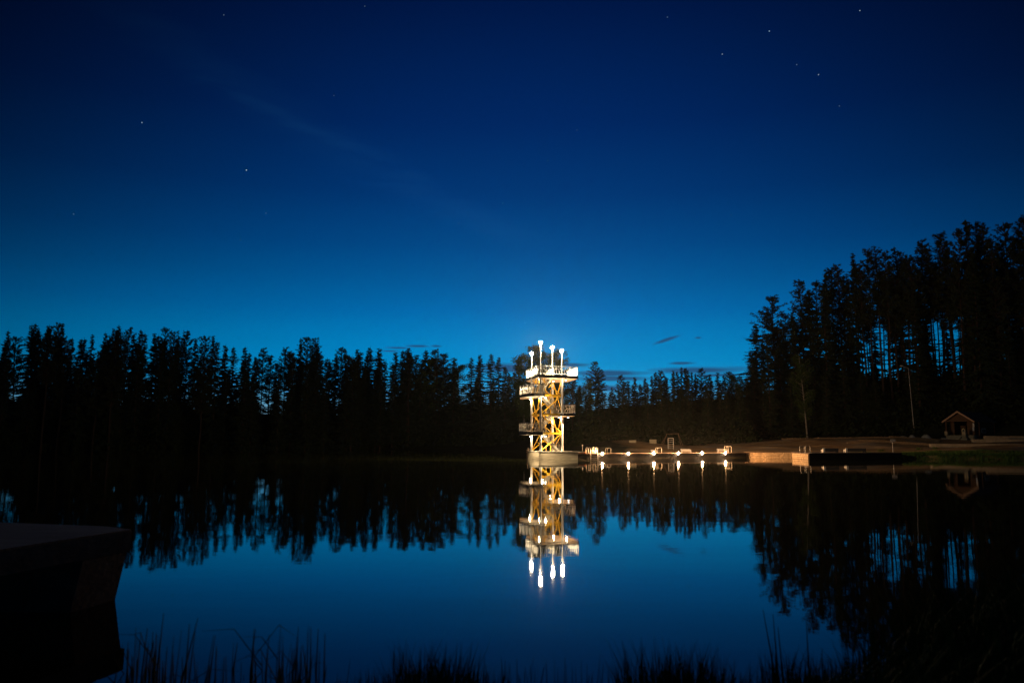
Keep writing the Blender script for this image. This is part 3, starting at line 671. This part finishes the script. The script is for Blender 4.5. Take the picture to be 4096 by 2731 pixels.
wt = [onz(494, 2214, zt), onz(300, 2262, zt), onz(0, 2330, zt)]
bot = [w0, w1, w2, Vector((-11, 8.5, 0)), Vector((-11, 14, 0)), Vector((w0.x*1.13, w0.y*1.11, 0))]
topp = [Vector((w0.x+.13, w0.y-.04, zt)), Vector((w1.x+.13, w1.y-.04, zt)), Vector((w2.x, w2.y-.06, zt)), Vector((-11, 8.4, zt)), Vector((-11, 14, zt)), Vector(((w0.x+.13)*1.13, w0.y*1.11, zt))]
m = MB(); n = len(bot); bb = [q+(q-tq)*2.0 for q, tq in zip(bot, topp)]
m.v = [tuple(q) for q in bb]+[tuple(q) for q in topp]
m.f = [tuple(range(n))[::-1], tuple(range(n, 2*n))]+[(i, (i+1) % n, n+(i+1) % n, n+i) for i in range(n)]
m.build('wall', M['slab'], ld)
cx = onz(105, 2295, .62); cpos = ony(105, 2298, w2.y-.14)
ch = MB()
p0 = ony(112, 2300, cpos.y); p1 = ony(92, 2436, cpos.y); L_ = (p1-p0).length; nl = 8
for i in range(nl):
    c = p0.lerp(p1, (i+.5)/nl); hl = L_/nl*.62; wd_ = .028; pl = []
    ax = Vector((1, 0, 0)) if i % 2 == 0 else Vector((.25, 1, 0)).normalized(); dn = (p1-p0).normalized()
    for k in range(11):
        a = 2*PI*k/10; pl.append(c+dn*hl*math.cos(a)+ax*wd_*math.sin(a))
    ch.path(pl, .007, 6)
tag(ch.build('hanging_chain', M['iron']), 'rusty long-linked chain hanging from the concrete landing', 'chain')

# ------------------------------------------------------------------ trees
def needle_spray(m, p, d, L_, wd, n, droop=.3):
    """flat fans of short needle quads along a twig"""
    side = d.cross(Vector((0, 0, 1)))
    if side.length < .1: side = Vector((1, 0, 0))
    side.normalize()
    for i in range(n):
        c = p+d*L_*(i+.5)/n*1.0; s = side*random.choice((-1, 1)); dirn = (s*random.uniform(.5, 1)+d*random.uniform(.2, .9)+Vector((0, 0, random.uniform(-.9, .15)*droop*2))).normalized()
        l_ = wd*random.uniform(.6, 1.2); q = dirn.cross(Vector((random.uniform(-1, 1), random.uniform(-1, 1), random.uniform(-1, 1)))).normalized()*wd*random.uniform(.14, .3)
        m.tri(c-q, c+q, c+dirn*l_)
def spruce_mesh(seed, fat=1.0, thin=1.0):
    random.seed(seed); H = 20.0; cr = MB(); tr = MB(); R0 = random.uniform(3.7, 4.5)*fat
    tr.tube((0, 0, -.6), (0, 0, H*.55), .2, 7, .11).tube((0, 0, H*.55), (0, 0, H*.985), .11, 6, .02)
    z = H*random.uniform(.04, .12); lop = random.uniform(0, 6)
    while z < H*.975:
        t_ = z/H; r = R0*(1-t_)**.66*random.uniform(.68, 1.2)+.08; r *= .8+.2*math.sin(z*2.1+lop)
        nb = random.choice((5, 6, 7)) if t_ > .2 else 5
        for k in range(nb):
            if random.random() < .10: continue
            a = random.uniform(0, 2*PI); rr = r*random.uniform(.6, 1.15); z_ = z+random.uniform(-.22, .22); dr_ = random.uniform(.18, .42)*(1-t_)+random.uniform(-.75, -.25)*max(0, t_-.55)
            e = Vector((math.cos(a)*rr, math.sin(a)*rr, z_-dr_*rr)); s0 = Vector((0, 0, z_)); dd = (e-s0); L_ = dd.length; dd.normalize()
            tr.tube(s0, e, .03, 3, .008)
            n = max(4, int(L_*21*thin)); needle_spray(cr, s0, dd, L_*.62, .34+.3*(1-t_), int(L_*13)+3, .5); needle_spray(cr, s0+dd*L_*.5, dd, L_*.5, .22+.14*(1-t_), int(L_*11)+3, .45)
            tipd = (dd+Vector((0, 0, .45))).normalized(); needle_spray(cr, e-dd*.1, tipd, .18+.2*(1-t_), .12+.12*(1-t_), 3, .2)
        z += random.uniform(.34, .56)*(1.0 if t_ < .8 else .7)
    for i in range(14): needle_spray(cr, Vector((0, 0, H*.95+i*.07)), Vector((0, 0, 1)), .1, .22-.011*i, 3, -.4)
    return cr.mesh('spruce_crown', M['spruce']), tr.mesh('spruce_trunk', M['bark'])
def pine_mesh(seed, c0_=.5, wide=1.0):
    random.seed(seed); H = 20.0; cr = MB(); tr = MB(); lean = random.uniform(-.35, .35)
    def ax(z): return Vector((lean*(z/H)**2*2+.12*math.sin(z*.5+seed), .1*math.sin(z*.4+seed*2), z))
    zz = [-.6]+[H*i/8 for i in range(1, 9)]
    for i in range(8): tr.tube(ax(zz[i]), ax(zz[i+1]), .2*(1-i/9.)+.02, 7, .2*(1-(i+1)/9.)+.02)
    z = H*c0_
    while z < H*.99:
        t_ = (z/H-c0_)/(1-c0_); env = min(1, .5+t_*1.6)*(1-t_)**.55+.03
        for k in range(random.choice((3, 3, 4))):
            a = random.uniform(0, 2*PI); rr = (3.1*wide*env+.15)*random.uniform(.45, 1.2); rise = random.uniform(-.05, .55)+t_*.4
            s0 = ax(z); e = s0+Vector((math.cos(a)*rr, math.sin(a)*rr, rise*rr)); tr.tube(s0, e, .055, 4, .015)
            nc = max(2, int(rr*2.1))
            for j in range(nc):
                f = .4+.6*(j+.6)/nc if nc > 1 else 1; c = s0.lerp(e, f)+Vector((random.uniform(-.35, .35), random.uniform(-.35, .35), random.uniform(-.1, .25)))*(1-.6*t_)
                rad = random.uniform(.3, .55)*(1-.4*t_)
                for q in range(17):
                    d = Vector((random.gauss(0, 1), random.gauss(0, 1), random.gauss(0, .6)+.25)).normalized(); o_ = Vector((random.gauss(0, .4), random.gauss(0, .4), random.gauss(0, .18)))*rad
                    sd = d.orthogonal().normalized()*random.uniform(.035, .085); cr.tri(c+o_-sd, c+o_+sd, c+o_+d*rad*random.uniform(.6, 1.1))
        z += random.uniform(.2, .38)
    for i in range(14):
        c = ax(H*(.965+i*.003)); d = Vector((random.gauss(0, .5), random.gauss(0, .5), 1)).normalized(); sd = d.orthogonal().normalized()*.05; cr.tri(c-sd, c+sd, c+d*.35)
    z = H*c0_*.45
    while z < H*c0_:                                                  # dead snags below the crown
        a = random.uniform(0, 2*PI); s0 = ax(z); tr.tube(s0, s0+Vector((math.cos(a), math.sin(a), random.uniform(-.2, .3)))*random.uniform(.4, 1.5), .025, 3, .006); z += random.uniform(.4, 1.2)
    return cr.mesh('pine_crown', M['pine']), tr.mesh('pine_trunk', M['bark'])
def birch_mesh(seed, wide=1.0, bare=.25, nleaf=5200):
    random.seed(seed); H = 20.0; cr = MB(); tr = MB()
    tr.tube((0, 0, -.5), (.1, 0, H*.5), .2, 7, .12).tube((.1, 0, H*.5), (0, 0, H*.97), .12, 6, .02); tips = []
    for k in range(46):
        z = H*random.uniform(bare, .93); t_ = (z/H-bare)/(1-bare); rr = wide*3.1*math.sin(PI*min(1, .22+.72*t_))**.7*random.uniform(.45, 1.05); a = random.uniform(0, 2*PI)
        s0 = Vector((.1, 0, z)); e = s0+Vector((math.cos(a)*rr, math.sin(a)*rr, rr*random.uniform(.3, .9))); tr.tube(s0, e, .045, 4, .01); tips.append((s0, e))
    for i in range(nleaf):
        s0, e = random.choice(tips); c = s0.lerp(e, random.uniform(.3, 1.05))+Vector((random.gauss(0, .33), random.gauss(0, .33), -abs(random.gauss(0, .75))))
        d = Vector((random.gauss(0, 1), random.gauss(0, 1), random.gauss(0, 1))).normalized()*random.uniform(.06, .13); q = d.orthogonal().normalized()*random.uniform(.05, .1); cr.quad(c, d, q)
    return cr.mesh('birch_crown', M['birch']), tr.mesh('birch_trunk', M['birchbark'])
SPR = [spruce_mesh(11, 1.0), spruce_mesh(12, .85), spruce_mesh(13, 1.15), spruce_mesh(14, .75), spruce_mesh(15, 1.05)]
PIN = [pine_mesh(21, .42), pine_mesh(22, .36, 1.1), pine_mesh(23, .5, .9), pine_mesh(24, .26, 1.15), pine_mesh(25, .55, .85), pine_mesh(26, .42, 1.2), pine_mesh(27, .2, .8)]
BIR = [birch_mesh(31), birch_mesh(32, 1.3, .2, 7000), birch_mesh(33, .75, .3, 3200)]
random.seed(99)
TREES = []
def tree(kind, px, ytop, Y, var=None, wide=1.0, extra=None, lean=0):
    q = ony(px, ytop, Y); x = q.x; z0 = gz(x, Y)-.15; H = q.z-z0
    if H < 3: return
    src = {'s': SPR, 'p': PIN, 'b': BIR}[kind]; me = src[random.randrange(len(src)) if var is None else var]; nm = {'s': 'spruce_tree', 'p': 'pine_tree', 'b': 'birch_tree'}[kind]
    o = bpy.data.objects.new(nm, None); C.objects.link(o); k = H/20.0; kw = wide*max(.75, min(1.25, k))
    o.location = (x, Y, z0); o.scale = (kw, kw, k); o.rotation_euler = (0, lean, random.uniform(0, 2*PI) if not lean else 0)
    for nm2, mm in (('crown', me[0]), ('trunk', me[1])):
        c = bpy.data.objects.new(nm2, mm); C.objects.link(c); c.parent = o
    o['category'] = {'s': 'spruce tree', 'p': 'pine tree', 'b': 'birch tree'}[kind]
    TREES.append((px, ytop, Y, kind, o, extra)); return o
left = [(35, 1317, 'p'), (72, 1352, 'p'), (127, 1293, 'p'), (143, 1289, 'p'), (198, 1295, 's'), (240, 1296, 'p'), (253, 1288, 's'), (291, 1347, 's'), (326, 1351, 's'), (339, 1345, 's'), (371, 1333, 'p'), (424, 1325, 's'), (440, 1335, 'p'), (454, 1309, 's'),
        (478, 1295, 's'), (510, 1313, 'p'), (538, 1333, 'p'), (563, 1311, 'p'), (582, 1322, 's'), (620, 1328, 'p'), (636, 1333, 's'), (660, 1315, 'p'), (690, 1330, 'p'), (712, 1336, 's'), (733, 1342, 'p'), (756, 1324, 'p'), (782, 1349, 's'),
        (825, 1350, 'p'), (853, 1338, 's'), (905, 1372, 'p'), (937, 1380, 's'), (980, 1380, 'p'), (1000, 1407, 's'), (1021, 1424, 's'), (1053, 1395, 'p'), (1083, 1423, 'p'), (1108, 1446, 's'), (1140, 1391, 'p'), (1166, 1390, 'b'), (1203, 1353, 's'), (1230, 1354, 'p'),
        (1257, 1355, 'p'), (1271, 1365, 'p'), (1284, 1420, 's'), (1308, 1430, 's'), (1321, 1438, 's'), (1346, 1410, 's'), (1365, 1394, 'p'), (1384, 1396, 's'), (1409, 1402, 'b'), (1432, 1391, 's'), (1444, 1403, 's'), (1472, 1395, 's'), (1484, 1382, 's'),
        (1516, 1388, 's'), (1540, 1440, 's'), (1585, 1403, 's'), (1615, 1394, 's'), (1634, 1387, 's'), (1665, 1420, 'p'), (1703, 1396, 's'), (1720, 1411, 'b'), (1752, 1402, 'p'), (1779, 1418, 'p'), (1816, 1426, 's'), (1836, 1442, 'b'), (1886, 1426, 's'),
        (1920, 1414, 's'), (1966, 1411, 's'), (1993, 1422, 's'), (2020, 1460, 's'), (2074, 1423, 's'), (2098, 1402, 'b'), (2131, 1360, 'b'), (2160, 1392, 'b'), (2190, 1400, 'b'), (2222, 1386, 'b'), (2250, 1418, 'b'), (2290, 1512, 'p'), (2318, 1535, 's'), (2345, 1508, 'b'), (2384, 1450, 'p'),
        (2410, 1555, 's'), (2450, 1545, 's'), (2490, 1503, 'p'), (2515, 1520, 's'), (2538, 1503, 's'), (2560, 1530, 's'), (2580, 1508, 's'), (2605, 1500, 's'), (2621, 1482, 's'), (2645, 1485, 'p'), (2665, 1500, 's'), (2692, 1477, 's'), (2708, 1480, 's'), (2726, 1465, 's'), (2745, 1475, 'p'),
        (2765, 1485, 's'), (2780, 1490, 's'), (2812, 1476, 'p'), (2840, 1493, 's'), (2870, 1485, 's'), (2897, 1495, 's'), (2920, 1490, 'p'), (2940, 1485, 'b'), (2965, 1492, 'b')]
for px, y, k in left:
    if k == 'p' and px < 2270 and (int(px) % 3): k = 's'
    Yt = 236 if px < 1500 else 236-(px-1500)*.05
    if px > 2270: Yt = 172+(px-2270)*.035
    tree(k, px+random.uniform(-2, 2), y, Yt+random.uniform(-7, 7), var=(1 if px == 2131 else 1 if px == 2222 else 5 if px == 2384 else None), wide=(random.uniform(1.1, 1.45) if k == 's' else random.uniform(.95, 1.2)) if px < 2270 else 1.0, extra='lone' if px == 2384 else None)
WIN = ((3418, 3476), (3494, 3560), (3597, 3646), (3714, 3766), (3785, 3854))
rightl = [(3003, 1400, 's'), (3021, 1293, 's'), (3050, 1360, 's'), (3091, 1190, 'p'), (3139, 1262, 'p'), (3170, 1240, 's'), (3205, 1131, 'p'), (3232, 1153, 's'), (3264, 1131, 'p'), (3302, 1070, 's'), (3321, 1073, 'p'), (3356, 1064, 'p'), (3385, 1090, 's'), (3410, 1006, 's'), (3440, 1060, 'p'),
          (3468, 1010, 'p'), (3503, 994, 'p'), (3538, 1013, 's'), (3565, 1060, 'p'), (3595, 995, 'p'), (3640, 1029, 'p'), (3682, 965, 'p'), (3710, 1000, 'p'), (3745, 939, 'p'), (3780, 949, 'p'), (3819, 933, 'p'), (3863, 891, 'p'), (3895, 898, 'p'), (3927, 914, 'p'),
          (3965, 960, 'p'), (4010, 904, 'p'), (4061, 888, 'p'), (4090, 872, 'p'), (4140, 850, 'p')]
for px, y, k in rightl:
    inw = any(a < px < b for a, b in WIN); tree('p' if inw else k, px, y, 196-(px-3000)*.012+random.uniform(-6, 6), wide={3021: 1.5, 3091: 1.35}.get(px, random.uniform(1.0, 1.3)), var={3021: 2, 3091: 5, 4010: 5}.get(px, random.choice((4, 2)) if inw else None))
tree('b', 3215, 1400, 171, var=0, lean=-.06, extra='lean')
gaps = [(40, 135), (275, 305), (505, 545), (585, 645), (715, 775), (1040, 1100), (1130, 1150), (1360, 1380), (1530, 1552), (1855, 1895)]
n = 0
while n < 130:                                                         # fuller, lower trees of the second rank, leaving the photographed gaps open
    px = random.uniform(-30, 2130)
    if any(a < px < b for a, b in gaps): continue
    near = min(left, key=lambda q: abs(q[0]-px)); tree('s' if random.random() < .8 else 'p', px, near[1]+random.uniform(14, 130), random.uniform(212, 232), wide=1.1, extra='rank2'); n += 1
for i in range(44):
    px = 2290+i*16+random.uniform(-8, 8); near = min(left, key=lambda q: abs(q[0]-px)); tree('s', px, near[1]+random.uniform(10, 75), random.uniform(162, 190), wide=1.1, extra='rank2')
for i in range(78):                                                   # forest trunks and understory of the near shore
    px = 2995+i*14.6+random.uniform(-9, 9); near = min(rightl, key=lambda q: abs(q[0]-px)); lowt = random.random() < (.75 if px < 3330 else .35)
    win = any(a < px < b for a, b in WIN)
    if not win and random.random() < .62: tree('s', px, near[1]+random.uniform(60, 260), random.uniform(178, 200), wide=1.25, extra='under')
    elif lowt and not (win and random.random() < .5): tree('s', px, (1500 if win else 1470) - max(0, (px-3300))*.12+random.uniform(-90, 50), random.uniform(172, 186), wide=1.3, extra='under')
    else: tree('p', px, near[1]+random.uniform(15, 190), random.uniform(186, 208), wide=.8 if win else .95, var=random.choice((4, 4, 2)) if win else random.choice((2, 0, 1, 3, 6, 6)), extra='rank2')

# labels by counting along the skyline
def ordn(n): return f"{n}{'th' if 10 <= n % 100 <= 20 else {1:'st',2:'nd',3:'rd'}.get(n % 10,'th')}"
zones = [('far', 'across the lake', -99, 2275), ('mid', 'right of the diving tower', 2275, 2990), ('tall', 'behind the beach', 2990, 9999)]
form = {'s': 'pointed dark spruce', 'p': 'ragged dark pine', 'b': 'rounded dark birch'}
for zid, zn, a, b in zones:
    zt_ = [t_ for t_ in TREES if a <= t_[0] < b]
    sky_ = sorted([t_ for t_ in zt_ if t_[5] in (None,)], key=lambda q: q[0]); low = sorted([t_ for t_ in zt_ if t_[5] in ('rank2', 'under')], key=lambda q: q[0])
    for i, t_ in enumerate(sky_): tag(t_[4], f"{form[t_[3]]}, {ordn(i+1)} skyline top from the left {zn}", None, f'skyline trees {zn}')
    for i, t_ in enumerate(low): tag(t_[4], f"lower dark {t_[4]['category'].split()[0]}, {ordn(i+1)} from left in the second rank {zn}", None, f'second rank of trees {zn}')
    for t_ in zt_:
        if t_[5] == 'lone': tag(t_[4], 'lone tall pine standing clear of the treeline right of the diving tower', None, f'skyline trees {zn}')
        if t_[5] == 'lean': tag(t_[4], 'leaning birch with pale trunk in front of the dark pines by the beach', None)

# ------------------------------------------------------------------ undergrowth mass on the forest banks
random.seed(5); m = MB()
def bush(x, y, z, r, h, n):
    for i in range(n):
        a, e = random.uniform(0, 2*PI), random.uniform(-.1, 1); rr = r*math.sqrt(random.random())
        c = Vector((x+math.cos(a)*rr, y+math.sin(a)*rr*.7, z+h*e*(1-.6*(rr/r)**2))); d = Vector((random.gauss(0, 1), random.gauss(0, 1), random.gauss(0, 1))).normalized()*random.uniform(.2, .5)
        m.quad(c, d, d.orthogonal().normalized()*random.uniform(.12, .3))
for i in range(1150):
    px = random.uniform(-60, 2300); Y = random.choice((220, 228, 238, 248, 258))-(max(0, px-1500)*.035)+random.uniform(-4, 4); q = pxY(px, Y); z = gz(q.x, Y); bush(q.x, Y, z-.3, random.uniform(1.5, 3.2), random.uniform(1.6, 4.4)+(2.2 if px > 1300 and Y > 225 else 0), 62)
for i in range(420):
    px = random.uniform(2270, 3000); Y = random.uniform(158, 186); q = pxY(px, Y); bush(q.x, Y, gz(q.x, Y)-.3, random.uniform(1.4, 3), random.uniform(2, 5.5), 60)
for i in range(460):
    px = random.uniform(2960, 4200); Y = random.uniform(171, 197); q = pxY(px, Y); bush(q.x, Y, gz(q.x, Y)-.3, random.uniform(1.2, 2.8), random.uniform(1.2, 3.6)+(2.5 if Y > 184 else 0)*random.random(), 60)
tag(m.build('undergrowth', M['under']), 'dark tangled undergrowth filling the foot of the forest round the lake', None, kind='stuff')

# ------------------------------------------------------------------ grass and reeds
def blade(m, x, y, z, h, wd, bend, az_):
    d = Vector((math.cos(az_), math.sin(az_), 0)); s = Vector((-d.y, d.x, 0))*wd/2; p0 = Vector((x, y, z)); p1 = p0+Vector((0, 0, h*.55))+d*bend*h*.25; p2 = p0+Vector((0, 0, h))+d*bend*h
    k = len(m.v); m.v += [tuple(p0-s), tuple(p0+s), tuple(p1+s*.8), tuple(p1-s*.8), tuple(p2)]; m.f += [(k, k+1, k+2, k+3), (k+3, k+2, k+4)]
random.seed(17); m = MB()
for i in range(30000):                                                # tall grass on the far bank
    px = random.uniform(3390, 4250); Y = random.uniform(105.5, 118); q = pxY(px, Y); x = q.x; z = gz(x, Y)
    if z < -.25: continue
    clump = .6+.4*math.sin(x*1.3)*math.sin(Y*.9+x*.4); blade(m, x, Y, z-.02, random.uniform(.25, .75)*clump*(.55 if Y > 114 else 1), .05, random.uniform(.1, .6), random.uniform(0, 2*PI))
tag(m.build('bank_grass', M['grass']), 'tall green grass covering the far bank right of the bathing deck', None, kind='stuff')
m = MB()
for i in range(16000):                                                 # grass of the near shore
    x = random.uniform(1.8, 9.5); y = random.uniform(4.2, 9.6); d = float(lake_sd(np.array([x]), np.array([y]))[0])
    if d < -.35: continue
    z = max(gz(x, y), -.1); hgt = random.uniform(.25, .8)*(1 if d > 0 else .7)
    if x < 3.0: hgt *= .6
    blade(m, x, y, z-.02, hgt, .011, random.uniform(.1, .9), random.uniform(0, 2*PI))
tag(m.build('shore_grass', M['grass']), 'long dark grass leaning over the near shore', None, kind='stuff')
def tussock(px, Y, hgt, rad, n, label):
    q = pxY(px, Y); m = MB(); z = max(0, gz(q.x, Y))
    for i in range(n):
        a = random.uniform(0, 2*PI); r_ = rad*math.sqrt(random.random()); blade(m, q.x+math.cos(a)*r_, Y+math.sin(a)*r_*.6, z-.05, hgt*random.uniform(.35, 1.08), random.uniform(.006, .012), random.uniform(.0, .55)*(.25+r_/rad), a+random.uniform(-1.6, 1.6))
    tag(m.build('grass_tussock', M['grass']), label, 'grass tussock', 'grass tussocks in the shallows')
tussock(1745, 6.4, .50, .34, 520, 'spiky grass tussock in the shallows below the tower reflection, with upright blades')
tussock(1590, 6.3, .34, .26, 260, 'low grass tussock beside the spiky one, left of it')
tussock(1910, 6.4, .36, .28, 300, 'grass tussock right beside the spiky one')
tussock(2650, 6.4, .50, .40, 620, 'broad grass tussock below the reflections of the quay lamps')
tussock(2830, 6.4, .40, .36, 460, 'grass tussock just right of the broad one')
tussock(3160, 6.8, .38, .3, 240, 'grass tussock at the edge of the grassy near shore')
m = MB()
def stem(m, px, ytop, Y, tilt=0.0, r=.008):
    t_ = ony(px, ytop, Y); b_ = Vector((t_.x+tilt, Y, -.25)); md = t_.lerp(b_, .5)+Vector((random.uniform(-.012, .012), 0, 0)); m.tube(b_, md, r, 5, r*.9).tube(md, t_, r*.9, 5, r*.3)
for i in range(170):
    px = random.choice((random.gauss(560, 60), random.gauss(700, 90), random.uniform(480, 1320), random.gauss(1130, 90), random.uniform(1350, 3050) if random.random() < .4 else random.gauss(1180, 60)))
    yt = random.uniform(2560, 2730) if random.random() < .75 else random.uniform(2490, 2600)
    if px > 1400: yt = random.uniform(2620, 2740)
    Yr = random.uniform(6.2, 7.4); stem(m, px, yt, Yr, random.gauss(0, .035), random.uniform(.0035, .009))
    if random.random() < .16:
        q = ony(px, yt+random.uniform(40, 160), Yr); d = Vector((random.choice((-1, 1))*random.uniform(.06, .22), random.uniform(-.05, .05), random.uniform(.1, .3))); e = q+d
        m.tube(q, e, .005, 4, .003).tube(e, e+Vector((d.x*random.uniform(.5, 1.4), 0, random.uniform(-.12, .06))), .003, 4, .001)
for i in range(190):
    stem(m, random.uniform(1350, 3350), random.triangular(2590, 2745, 2725), random.uniform(6.1, 6.9), random.gauss(0, .05), random.uniform(.0025, .006))
tag(m.build('reeds', M['reed']), 'thin dark reed stems standing in the shallows of the near shore', None, kind='stuff')
for px, yt, tl, lb in ((792, 2470, -.16, 'thick reed stem slanting right, tallest near the concrete landing'), (655, 2450, -.03, 'slim upright reed stem close to the concrete landing'), (1017, 2512, -.03, 'thick solitary reed stem between two reed patches'), (1243, 2505, .0, 'taller reed stem of the pair in the middle reed patch'), (1273, 2512, .0, 'reed stem just right of the tallest middle one'),
                       (1300, 2530, .01, 'slightly bent reed stem ending the middle reed patch'), (3052, 2436, .11, 'longest lone reed stem leaning left over the blue reflection'), (3092, 2454, .05, 'lone reed stem, second of three over the blue reflection'), (3112, 2506, .02, 'shortest of the three lone reed stems over the blue reflection'), (3225, 2486, .03, 'lone reed stem beside the grassy near shore')):
    m = MB(); stem(m, px, yt, 6.9, tl, .0085); tag(m.build('reed_stem', M['reed']), lb, 'reed', 'single reed stems')
# small plants on the sand
random.seed(3)
for px, Y, lb in ((3672, 126, 'small leafy weed on the sand above the grassy bank'), (3740, 127, 'low weed on the sand below the cabin steps'), (3525, 126, 'creeping weed on the sand left of the sign')):
    m = MB(); q = pxY(px, Y); z = gz(q.x, Y)
    for i in range(60): blade(m, q.x+random.gauss(0, .25), Y+random.gauss(0, .2), z, random.uniform(.15, .5), .05, random.uniform(.2, .9), random.uniform(0, 2*PI))
    tag(m.build('beach_weed', M['grass']), lb, 'weed', 'weeds on the sand')

# ------------------------------------------------------------------ haze: thin scattering volume added to give the lamps halos
HZ = True
if HZ:
    hm = bpy.data.materials.new('halo_haze'); hm.use_nodes = True; t = NT(hm.node_tree); t.n.clear()
    vp = t.n.new('ShaderNodeVolumePrincipled'); vp.inputs['Color'].default_value = (.9, .93, 1, 1); vp.inputs['Density'].default_value = .00003; vp.inputs['Anisotropy'].default_value = .82
    o = t.n.new('ShaderNodeOutputMaterial'); t.l.new(vp.outputs[0], o.inputs['Volume'])
    hz = MB().box((0, 1700, 29.2), (6200, 4700, 63)).build('haze', hm); hz['kind'] = 'stuff'; tag(hz, 'thin haze volume added over the lake for lamp halos', None)
